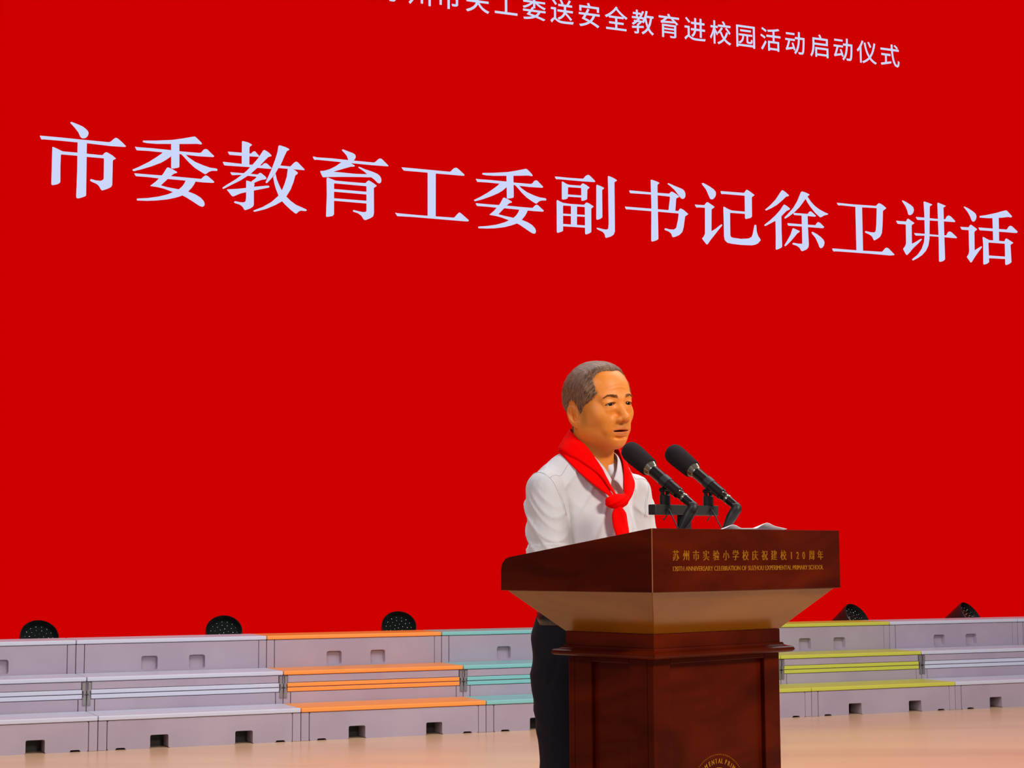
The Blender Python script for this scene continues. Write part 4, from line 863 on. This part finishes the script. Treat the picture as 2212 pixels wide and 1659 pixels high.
def hair_edge(P):
    """negative where hair grows"""
    X = np.abs(P[0]); z = P[2]
    yb = np.interp(z, [-0.12, -0.050, -0.044, -0.030, -0.012, 0.004, 0.018, 0.034, 0.055, 0.072, 0.088, 0.100, 0.112, 0.13],
                      [-0.064, -0.058, -0.056, -0.030, 0.000, 0.016, 0.044, 0.057, 0.051, 0.044, 0.048, 0.060, 0.068, 0.08]).astype(np.float32)
    yb = yb + 0.012 * np.clip(1 - X / 0.030, 0, 1) * np.clip((z - 0.06) / 0.03, 0, 1)
    d = P[1] - yb
    d = np.maximum(d, -0.090 - z)
    # keep clear of the ear
    d = np.maximum(d, 0.006 - np.maximum(np.sqrt(((P[1] + 0.034) / 0.019) ** 2 + ((P[2] + 0.020) / 0.033) ** 2) - 1, -1) * 0.02 - np.where(X > 0.062, 0, 1.0))
    return d
def hair_sdf(P):
    e = hair_edge(P)
    th = 0.0085 * np.clip(-e / 0.022, 0, 1) ** 0.6 * np.interp(P[2], [-0.09, -0.03, 0.02, 0.08], [0.25, 0.45, 0.9, 1.0]).astype(np.float32)
    th = th + 0.0008 * noise3(P, 260, 3)
    nb = smin(head_base(P), cap(P, (0.002, -0.038, -0.070), (0, -0.066, -0.200), 0.0560, 0.0590), 0.030)
    return smax(nb - th, e * 0.7, 0.002)

# figure space: origin on the floor below the hips, x to his right, y forward, z up
HC = Vector((0.0075, 0.053, 1.5850)); HYAW, HPIT, HROL = -0.09, 0.02, 0.085
HM = Matrix.Translation(HC) @ Matrix.Rotation(HYAW, 4, 'Z') @ Matrix.Rotation(HPIT, 4, 'X') @ Matrix.Rotation(HROL, 4, 'Y')
def to_body(p):
    a = np.array(HM)
    return p @ a[:3, :3].T + a[:3, 3]

man = empty('person', (0.212, 4.80, 0), PA + PI)
tag(man, 'man in a white short-sleeved shirt and red neckerchief speaking at the lectern', 'person')

hp, hq = surface(head_sdf, (-0.105, -0.13, -0.20), (0.105, 0.118, 0.130), 0.0016)

def side_pts(s, *ps): return [(s * a, b, c) for a, b, c in ps]
def hand_sdf(P, s):
    """right hand for s=+1: palm down, fingers lightly curled on the desktop"""
    w = (s * 0.135, 0.235, 1.162)
    def L(a, b, c): return (w[0] - s * a, w[1] + b, w[2] + c + 0.137 * b)      # a inward, b forward
    d = cap(P, L(0.000, 0.000, 0.004), L(0.006, 0.050, 0.006), 0.020, 0.016)
    d = smin(d, cap(P, L(-0.022, 0.050, 0.002), L(-0.014, 0.010, 0.0), 0.013, 0.015), 0.02)
    d = smin(d, cap(P, L(0.030, 0.050, 0.004), L(0.016, 0.010, 0.002), 0.013, 0.016), 0.02)
    for k, (a, ln, dr) in enumerate(((0.030, 0.074, -0.04), (0.011, 0.083, 0.0), (-0.008, 0.077, 0.04), (-0.025, 0.060, 0.09))):
        p0 = L(a * 0.9, 0.055, 0.004); p1 = L(a * 1.05 - dr * .4 * ln, 0.055 + ln * .48, 0.010); p2 = L(a * 1.08 - dr * ln, 0.055 + ln * .80, 0.000); p3 = L(a * 1.05 - dr * ln, 0.055 + ln, -0.012)
        d = smin(d, cap(P, p0, p1, 0.0095, 0.0085), 0.006); f = smin(cap(P, p1, p2, 0.0086, 0.0078), cap(P, p2, p3, 0.0078, 0.0068), 0.003)
        d = smin(d, f, 0.003)
    d = smin(d, cap(P, L(0.020, 0.012, -0.004), L(0.046, 0.036, -0.008), 0.0135, 0.0105), 0.012)
    d = smin(d, cap(P, L(0.046, 0.036, -0.008), L(0.052, 0.066, -0.012), 0.0100, 0.0080), 0.004)
    d = smin(d, cap(P, L(0.0, 0.0, 0.0), (s * 0.160, 0.14, 1.150), 0.021, 0.030), 0.02)
    return d
def arms_sdf(P):
    out = None
    for s in (1, -1):
        d = cap(P, (s * 0.165, 0.0, 1.355), (s * 0.175, 0.024, 1.115), 0.041, 0.038)
        d = smin(d, cap(P, (s * 0.175, 0.024, 1.115), (s * 0.160, 0.145, 1.150), 0.039, 0.030), 0.02)
        out = d if out is None else np.minimum(out, d)
    return out
def core_sdf(P):
    d = ell(P, (0, -0.01, 1.25), (0.145, 0.085, 0.19))
    d = smin(d, ell(P, (0, 0.0, 1.05), (0.125, 0.088, 0.18)), 0.06)
    d = smin(d, cap(P, (-0.125, -0.01, 1.36), (0.125, -0.01, 1.36), 0.040), 0.05)
    d = smin(d, ell(P, (0, -0.03, 0.93), (0.105, 0.070, 0.12)), 0.06)
    for s in (1, -1):
        d = smin(d, cap(P, (s * 0.078, -0.03, 0.88), (s * 0.072, -0.02, 0.48), 0.056, 0.042), 0.03)
        d = smin(d, cap(P, (s * 0.072, -0.02, 0.48), (s * 0.085, -0.05, 0.09), 0.045, 0.034), 0.02)
        d = smin(d, cap(P, (s * 0.085, -0.06, 0.05), (s * 0.098, 0.10, 0.035), 0.032, 0.026), 0.02)
    d = smin(d, cap(P, (0, -0.01, 1.38), (0, 0.00, 1.46), 0.050, 0.050), 0.04)
    return smin(d, arms_sdf(P), 0.03)
cp = surface(core_sdf, (-0.30, -0.17, 0.0), (0.30, 0.24, 1.46), 0.008)
h1 = surface(lambda P: hand_sdf(P, 1), (0.03, 0.10, 1.08), (0.245, 0.40, 1.24), 0.0022)
h2 = surface(lambda P: hand_sdf(P, -1), (-0.245, 0.10, 1.08), (-0.03, 0.40, 1.24), 0.0022)
me, vs = mesh_from('body', [(to_body(hp), hq), cp, h1, h2])
tone = np.zeros((len(vs), 3), np.float32)
n = len(hp)
lx = np.abs(hp[:, 0])
up_l = np.clip(1.6 - np.sqrt((lx / 0.0265) ** 2 + ((hp[:, 2] + 0.0670 + lx * 0.16) / 0.0042) ** 2) , 0, 1)
lo_l = np.clip(1.6 - np.sqrt((lx / 0.022) ** 2 + ((hp[:, 2] + 0.0800 - lx * 0.15) / 0.0052) ** 2), 0, 1)
tone[:n, 0] = np.clip(np.maximum(up_l, lo_l), 0, 1) * (hp[:, 1] > 0.06) * 0.8
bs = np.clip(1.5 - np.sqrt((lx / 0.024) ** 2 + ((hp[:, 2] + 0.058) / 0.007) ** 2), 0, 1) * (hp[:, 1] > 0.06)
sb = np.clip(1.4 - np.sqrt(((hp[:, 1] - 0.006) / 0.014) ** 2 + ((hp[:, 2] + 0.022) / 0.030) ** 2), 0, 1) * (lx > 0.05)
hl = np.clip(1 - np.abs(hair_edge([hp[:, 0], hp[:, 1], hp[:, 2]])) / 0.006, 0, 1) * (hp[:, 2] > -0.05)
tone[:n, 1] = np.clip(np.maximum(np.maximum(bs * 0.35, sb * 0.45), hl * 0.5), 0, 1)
er = (lx > 0.073) & (hp[:, 1] < 0.0) & (hp[:, 2] < 0.02) & (hp[:, 2] > -0.05)
tone[:n, 2] = er * 0.6
color_attr(me, 'tone', tone)
body = link('body', me, M_SKIN, man)

# mouth interior, eyes, brows (children of the person, placed in head space)
def head_obj(name, bm, m, parent, smooth=True):
    bmesh.ops.transform(bm, matrix=HM, verts=bm.verts)
    return obj(name, bm, m, parent, smooth)
bm = bmesh.new(); bmesh.ops.create_uvsphere(bm, u_segments=20, v_segments=12, radius=1, matrix=Matrix.Translation((0, 0.053, -0.0725)) @ Matrix.Diagonal((0.024, 0.011, 0.005, 1)))
head_obj('mouth_interior', bm, M_MOUTH, man)
GAZE = Vector((0.10, 1, 0.10)).normalized()
for s in (1, -1):
    c = Vector((s * EYE[0], EYE[1], EYE[2] - 0.001))
    bm = bmesh.new(); bmesh.ops.create_uvsphere(bm, u_segments=28, v_segments=18, radius=0.0128, matrix=Matrix.Translation(c)); ey = head_obj('eye', bm, M_EYEW, man)
    g_ = Vector((GAZE.x, GAZE.y, GAZE.z)); bm = bmesh.new()
    x, y, d = frame_of(g_)
    rings = []
    for a in np.linspace(0.50, 0.001, 8):
        rings.append([c + (d * math.cos(a) + (x * math.cos(2 * PI * i / 24) + y * math.sin(2 * PI * i / 24)) * math.sin(a)) * 0.0131 for i in range(24)])
    loft(bm, rings); head_obj('iris', bm, M_IRIS, ey)
    # brow: many short tapered hairs
    bm = bmesh.new(); rb = random.Random(5)
    for k in range(240):
        u = rb.random(); px = 0.013 + 0.036 * u
        pz = 0.0190 + 0.0050 * math.sin(u * 2.2) - 0.005 * max(0, u - .7) / .3 + rb.uniform(-.0040, .0040) * (1.1 - u * .7)
        # find surface depth
        yy = np.linspace(0.03, 0.11, 90); dd = head_sdf([np.full(90, px), yy, np.full(90, pz)])
        i0 = np.argmax(dd > 0); py = float(yy[i0])
        a = Vector((s * px, py - 0.0004, pz)); dr = Vector((s * (0.8 + .3 * u), -0.35 * u, 0.35 - 0.6 * u)).normalized() * rb.uniform(.005, .008)
        nrm = Vector((s * 0.3 * u, 0.9, 0)).normalized()
        b = a + dr + nrm * 0.0008; wv = dr.cross(nrm).normalized() * 0.00032
        bm.faces.new([bm.verts.new(q) for q in (a + wv, a - wv, b)])
        bm.faces.new([bm.verts.new(q) for q in (a + nrm * .0006, a, b)])
    head_obj('eyebrow', bm, M_BROW, man)
    bm = bmesh.new(); lash = []
    for u in np.linspace(-1, 1, 13):
        px = EYE[0] + 0.0008 + 0.0150 * u; pz = EYE[2] - 0.0010 - 0.15 * 0.0150 * u + 0.0041 * math.sqrt(max(0, 1 - u * u * 0.97))
        yy = np.linspace(0.03, 0.11, 160); dd = head_sdf([np.full(160, px), yy, np.full(160, pz + 0.0012)])
        lash.append(Vector((s * px, float(yy[np.where(dd < 0)[0][-1]]) + 0.0002, pz + 0.0004)))
    tube(bm, lash, [0.0003] + [0.0008] * 11 + [0.0003], 6); head_obj('lash_line', bm, M_LASH, ey)

kp, kq = surface(hair_sdf, (-0.095, -0.135, -0.10), (0.095, 0.085, 0.136), 0.0020)
me, vs = mesh_from('hair', [(to_body(kp), kq)])
# strand flow: swept back and down from the front hairline
ang = np.arctan2(kp[:, 2] + 0.02, -kp[:, 1] + 0.03)
flow = np.stack([np.sqrt((kp[:, 1] - 0.05) ** 2 + (kp[:, 2] - 0.09) ** 2), np.where(np.abs(kp[:, 0]) > 0.045, (kp[:, 1] * 0.80 + kp[:, 2] * 0.60), kp[:, 0] * 1.0), kp[:, 0]], 1)
bl = np.clip((np.abs(kp[:, 0]) - 0.030) / 0.03, 0, 1)
flow[:, 1] = (1 - bl) * kp[:, 0] + bl * (kp[:, 1] * 0.82 + kp[:, 2] * -0.57) * 1.0
flow[:, 0] = kp[:, 1] * 0.57 + kp[:, 2] * 0.82
color_attr(me, 'flow', flow)
hair = link('hair', me, M_HAIR, man)
M_HDARK = mat('dark brown hair strand', (0.035, 0.014, 0.006), 0.5)
M_HLITE = mat('pale grey brown hair strand', (0.42, 0.27, 0.17), 0.4)
def strands(name, m, count, seed, wmul):
    rs = np.random.RandomState(seed); bm = bmesh.new()
    e = hair_edge([kp[:, 0], kp[:, 1], kp[:, 2]])
    g = 0.001
    def grad(p):
        b = hair_sdf([np.array([p[0], p[0] + g, p[0], p[0]]), np.array([p[1], p[1], p[1] + g, p[1]]), np.array([p[2], p[2], p[2], p[2] + g])])
        v = Vector((float(b[1] - b[0]), float(b[2] - b[0]), float(b[3] - b[0]))); return v.normalized()
    near = np.where((e > -0.010) & (e < 0.002))[0]; allv = np.where(e < 0.001)[0]
    pick = np.concatenate([rs.choice(near, count // 2), rs.choice(allv, count - count // 2)])
    for i in pick:
        p = Vector(kp[i]); nrm = grad(p)
        side = min(1, max(0, (abs(p.x) - 0.03) / 0.03))
        fl_ = Vector((0.15 * rs.randn(), -0.9, -0.25)).lerp(Vector((0.1 * rs.randn(), -0.50, -0.86)), side) + Vector(rs.randn(3)) * 0.12
        if e[i] > -0.008 and rs.rand() < 0.5: fl_ = -fl_
        fl_ = (fl_ - nrm * fl_.dot(nrm)).normalized(); ln_ = rs.uniform(0.007, 0.014)
        wv = fl_.cross(nrm).normalized() * 0.00030 * wmul
        a = p + nrm * 0.0002; b = p + fl_ * ln_ * .5 + nrm * 0.0010; c_ = p + fl_ * ln_ + nrm * 0.0003
        v = [bm.verts.new(q) for q in (a - wv * .6, a + wv * .6, b + wv, b - wv, c_)]
        bm.faces.new((v[0], v[1], v[2], v[3])); bm.faces.new((v[3], v[2], v[4]))
    bmesh.ops.transform(bm, matrix=HM, verts=bm.verts)
    me = bpy.data.meshes.new(name); bm.to_mesh(me); bm.free()
    o = link(name, me, m, hair, True); o['kind'] = 'stuff'; return o
strands('dark_strands', M_HDARK, 2600, 1, 1.0)
strands('pale_strands', M_HLITE, 1500, 2, 0.8)

# ------------------------------------------------------------------ shirt
def fold(P, a, n_, f, seed, amp, ex=2):
    """long creases: a ripple across direction n_ fading with noise"""
    q = P[0] * n_[0] + P[1] * n_[1] + P[2] * n_[2]
    m = 0.5 + 0.5 * noise3(P, 16, seed)
    w = np.sin(q * f + 2.2 * noise3(P, 13, seed + 1))
    return amp * m * (1 - np.abs(w)) ** ex
def shirt_sdf(P):
    d = ell(P, (0, -0.005, 1.26), (0.138, 0.100, 0.20))
    d = smin(d, ell(P, (0, 0.005, 1.12), (0.136, 0.110, 0.17)), 0.08)
    d = smin(d, cap(P, (-0.138, -0.01, 1.366), (0.138, -0.01, 1.366), 0.050), 0.05)
    d = smin(d, cap(P, (-0.080, -0.012, 1.412), (0.080, -0.012, 1.412), 0.040), 0.06)
    d = smin(d, ell(P, (0, -0.015, 1.02), (0.142, 0.106, 0.10)), 0.06)
    d = d + fold(P, 0, (0.9, -0.5, 0.45), 48, 11, -0.0060, 3)
    d = d + fold(P, 0, (0.95, 0.3, -0.25), 34, 17, -0.0065, 3)
    for s in (1, -1):
        Q = P
        ax = np.array([s * 0.004, 0.022, -0.196]); ax /= np.linalg.norm(ax)
        t = (P[0] - s * 0.165) * ax[0] + (P[1]) * ax[1] + (P[2] - 1.356) * ax[2]
        sl = cap(Q, (s * 0.168, 0.0, 1.356), (s * 0.172, 0.022, 1.16), 0.053, 0.056)
        sl = sl + (fold(P, 0, (s * 0.10, 0.85, 0.55), 82, 23 + s, -0.0090, 2) + fold(P, 0, (s * 0.2, 0.9, 0.9), 52, 33 + s, -0.0060, 2)) * np.clip(t / 0.03, 0, 1)
        hem = np.clip((t - 0.150) / 0.004, 0, 1)
        sl = np.where(t > 0.150, sl - 0.0022, sl)
        sl = smax(sl, t - 0.192, 0.004)
        inner = cap(Q, (s * 0.168, 0.0, 1.356), (s * 0.174, 0.028, 1.10), 0.047, 0.049)
        sl = np.maximum(sl, -np.maximum(inner, 0.10 - t))
        d = smin(d, sl, 0.006)
    # neck opening, open placket
    d = smax(d, -cap(P, (0, 0.0, 1.43), (0, 0.02, 1.60), 0.058, 0.062), 0.006)
    v = ell(P, (0, 0.095, 1.385), (0.022, 0.06, 0.065))
    d = smax(d, -v, 0.006)
    # placket edge
    d = d + np.where(P[1] > 0.04, -0.0014 * (np.abs(P[0]) < 0.016), 0)
    d = np.maximum(d, 1.026 - P[2])
    return d
sp_ = surface(shirt_sdf, (-0.32, -0.16, 0.95), (0.32, 0.17, 1.47), 0.0029)
me, vs = mesh_from('shirt', [sp_]); shirt = link('shirt', me, M_SHIRT, man)
sm = shirt.modifiers.new('s', 'SMOOTH'); sm.factor = 0.4; sm.iterations = 1

# shirt collar: two wings standing round the neck
for s in (1, -1):
    inner = bez([(s * 0.004, 0.088, 1.385), (s * 0.026, 0.080, 1.420), (s * 0.050, 0.055, 1.455), (s * 0.060, 0.008, 1.472), (s * 0.045, -0.045, 1.480), (0, -0.060, 1.482)], 6)
    outer = bez([(s * 0.026, 0.104, 1.352), (s * 0.046, 0.090, 1.388), (s * 0.068, 0.058, 1.425), (s * 0.076, 0.004, 1.440), (s * 0.058, -0.058, 1.448), (0, -0.078, 1.450)], 6)
    bm = bmesh.new(); rows = []
    for a, b in zip(inner, outer):
        rows.append([bm.verts.new(a.lerp(b, t) + Vector((0, 0, 0.007 * math.sin(PI * t)))) for t in (0, .25, .5, .75, 1)])
    for a, b in zip(rows, rows[1:]):
        for k in range(4): bm.faces.new((a[k], b[k], b[k + 1], a[k + 1]))
    o = obj('shirt_collar', bm, M_SHIRT, shirt, smooth=True); md = o.modifiers.new('s', 'SOLIDIFY'); md.thickness = 0.0022
def on_front(x, z, fn, y0=0.02, y1=0.18):
    yy = np.linspace(y0, y1, 120); dd = fn([np.full(120, x), yy, np.full(120, z)])
    ins = np.where(dd < 0)[0]
    return float(yy[ins[-1]]) if len(ins) else y0
def march(o_, d_, L=0.14, n_=140):
    t_ = np.linspace(0, L, n_); dd = shirt_sdf([o_[i] + d_[i] * t_ for i in range(3)])
    ins = np.where(dd < 0)[0]
    k = ins[-1] if len(ins) else 0
    return Vector(o_) + Vector(d_) * float(t_[k] + 0.0006)
for s in (1, -1):
    pts = []
    for a in np.linspace(-0.75, PI + 0.75, 40):
        dz = math.sin(a); o_ = (s * (0.172 + 0.022 * dz), 0.0, 1.345); pts.append(march(o_, (0, math.cos(a), dz), 0.11))
    bm = bmesh.new(); tube(bm, pts, 0.0009, 6); tube(bm, [p + Vector((-s * 0.006, 0, 0)) for p in pts], 0.0006, 6); obj('armhole_seam', bm, M_STITCH, shirt, smooth=True)
    pts = [march((s * x, 0.030 + (x - 0.10) * 0.1, 1.36), (0, 0, 1), 0.12) for x in np.linspace(0.085, 0.188, 16)]
    bm = bmesh.new(); tube(bm, pts, 0.0010, 6); obj('shoulder_seam', bm, M_STITCH, shirt, smooth=True)
for z in (1.285, 1.215, 1.145, 1.075):
    bm = bmesh.new(); lathe(bm, (0, on_front(0, z, shirt_sdf) - 0.0005, z), (0, 1, 0), [(0, 0.0055), (0.0018, 0.0055), (0.0024, 0.004), (0.0024, 0)], 16); obj('button', bm, M_STITCH, shirt)

# ------------------------------------------------------------------ neckerchief
def loftsheet(name, A, B, m, parent, thick, bulge=0.0, nrm=Vector((0, 0, 1)), wav=0.0):
    bm = bmesh.new(); rows = []; K = 8
    for i, (a, b) in enumerate(zip(A, B)):
        rows.append([bm.verts.new(a.lerp(b, k / K) + nrm * (bulge * math.sin(PI * k / K) + wav * math.sin(k * 1.7 + i * 0.35))) for k in range(K + 1)])
    for a, b in zip(rows, rows[1:]):
        for k in range(K): bm.faces.new((a[k], b[k], b[k + 1], a[k + 1]))
    o = obj(name, bm, m, parent, smooth=True); md = o.modifiers.new('s', 'SOLIDIFY'); md.thickness = thick; md.offset = 0
    return o
sc_in = [(0.016, 0.116, 1.330), (0.030, 0.100, 1.372), (0.046, 0.084, 1.422), (0.060, 0.054, 1.468), (0.064, 0.016, 1.500), (0.054, -0.020, 1.525), (0.0, -0.060, 1.528)]
sc_mid = [(0.022, 0.122, 1.330), (0.040, 0.112, 1.362), (0.060, 0.096, 1.396), (0.088, 0.056, 1.430), (0.108, 0.004, 1.459), (0.080, -0.042, 1.472), (0.0, -0.088, 1.465)]
sc_out = [(0.016, 0.122, 1.318), (0.050, 0.112, 1.345), (0.086, 0.086, 1.378), (0.106, 0.048, 1.414), (0.109, 0.006, 1.450), (0.078, -0.044, 1.465), (0.0, -0.086, 1.455)]
def scarf_curve(P_):
    R_ = bez([Vector(p) for p in P_], 7); L_ = [Vector((-p.x, p.y, p.z)) for p in R_]
    return R_ + L_[::-1][1:]
sa_, sm_, sb_ = scarf_curve(sc_in), scarf_curve(sc_mid), scarf_curve(sc_out)
scarf = loftsheet('neckerchief', sa_, sm_, M_RED, man, 0.003, 0.006, Vector((0, 0.5, 1)).normalized(), 0.0012)
low = Vector((0, -0.004, -0.004))
loftsheet('under_fold', [p.lerp(q, 0.35) + low for p, q in zip(sm_, sa_)], sb_, M_RED, scarf, 0.003, 0.002, Vector((0, 0.6, 1)).normalized(), 0.001)
kn = Vector((0.024, 0.126, 1.324))
def knot_sdf(P):
    d = ell(P, (kn.x, kn.y, kn.z), (0.028, 0.018, 0.019))
    d = smin(d, cap(P, (0.000, 0.126, 1.330), (0.046, 0.122, 1.322), 0.016, 0.014), 0.01)
    return d + 0.0022 * np.sin((P[0] * 0.5 + P[2]) * 420) * 0.35
kpq = surface(knot_sdf, (-0.04, 0.08, 1.28), (0.08, 0.17, 1.365), 0.0018)
me, _ = mesh_from('scarf_knot', [kpq]); link('scarf_knot', me, M_RED, scarf)
def tail(pts, ws, zf_):
    c = bez([Vector(p) for p in pts], 8); n_ = len(c)
    A = []; B = []
    for i, p in enumerate(c):
        u = i / (n_ - 1); w = np.interp(u, [0, .2, .5, 1], ws)
        A.append(p + Vector((-w, 0.004 * math.sin(u * 9), 0))); B.append(p + Vector((w, -0.004 * math.sin(u * 7), 0)))
    o = loftsheet('scarf_tail', A, B, M_RED, scarf, 0.004, zf_, Vector((0, 1, 0)), 0.0012)
tail([(0.024, 0.128, 1.310), (0.020, 0.130, 1.28), (0.010, 0.134, 1.22), (0.010, 0.132, 1.12)], [0.012, 0.020, 0.030, 0.022], 0.010)
tail([(0.018, 0.122, 1.310), (0.006, 0.124, 1.28), (-0.008, 0.126, 1.22), (-0.012, 0.124, 1.16)], [0.010, 0.017, 0.022, 0.010], 0.007)

# ------------------------------------------------------------------ trousers, belt, shoes
def trou_sdf(P):
    d = ell(P, (0, -0.035, 0.93), (0.152, 0.115, 0.12))
    d = smin(d, cap(P, (-0.05, -0.02, 1.0), (0.05, -0.02, 1.0), 0.096), 0.05)
    for s in (1, -1):
        l = cap(P, (s * 0.078, -0.035, 0.86), (s * 0.072, -0.015, 0.48), 0.084, 0.062)
        l = smin(l, cap(P, (s * 0.072, -0.015, 0.48), (s * 0.085, -0.045, 0.07), 0.062, 0.056), 0.03)
        d = smin(d, l, 0.02)
    d = d + fold(P, 0, (0.6, 0.2, 0.7), 38, 41, -0.006) + fold(P, 0, (0.1, 0.5, 0.9), 30, 47, -0.005)
    # slanting pocket seam on each hip
    X = np.abs(P[0])
    pk = np.abs((X - 0.120) * 0.9 - (0.99 - P[2]) * 0.22)
    d = d + np.where((P[2] > 0.82) & (P[2] < 0.99) & (P[1] > -0.06), 0.003 * np.exp(-(pk / 0.004) ** 2), 0)
    d = np.maximum(d, P[2] - 1.024); d = np.maximum(d, 0.035 - P[2])
    return d
tp = surface(trou_sdf, (-0.22, -0.19, 0.02), (0.22, 0.13, 1.03), 0.0055)
me, _ = mesh_from('trousers', [tp]); tr = link('trousers', me, M_TROU, man)
sm = tr.modifiers.new('s', 'SMOOTH'); sm.factor = 0.5; sm.iterations = 2
bm = bmesh.new()
def ering(a, b, z, n=48): return [(a * math.cos(2 * PI * i / n), -0.018 + b * math.sin(2 * PI * i / n), z) for i in range(n)]
loft(bm, [ering(0.145, 0.100, 0.995), ering(0.155, 0.110, 0.996), ering(0.155, 0.110, 1.030), ering(0.145, 0.100, 1.031)], cap=False)
belt = obj('belt', bm, M_BELT, man, smooth=True)
bm = bmesh.new(); box(bm, -0.022, 0.022, 0.086, 0.092, 0.994, 1.030); obj('belt_buckle', bm, M_STEEL, belt, bevel=0.003)
def shoe_sdf(P, s):
    d = cap(P, (s * 0.088, -0.075, 0.045), (s * 0.100, 0.09, 0.032), 0.042, 0.040)
    d = smin(d, cap(P, (s * 0.088, -0.07, 0.05), (s * 0.088, -0.045, 0.095), 0.040, 0.042), 0.02)
    d = smin(d, ell(P, (s * 0.103, 0.12, 0.030), (0.044, 0.060, 0.030)), 0.02)
    return np.maximum(d, 0.001 - P[2])
for s in (1, -1):
    q = surface(lambda P: shoe_sdf(P, s), (s * 0.097 - 0.08, -0.14, -0.01), (s * 0.097 + 0.08, 0.20, 0.15), 0.005)
    me, _ = mesh_from('shoe', [q]); sh = link('shoe', me, M_SHOE, man)
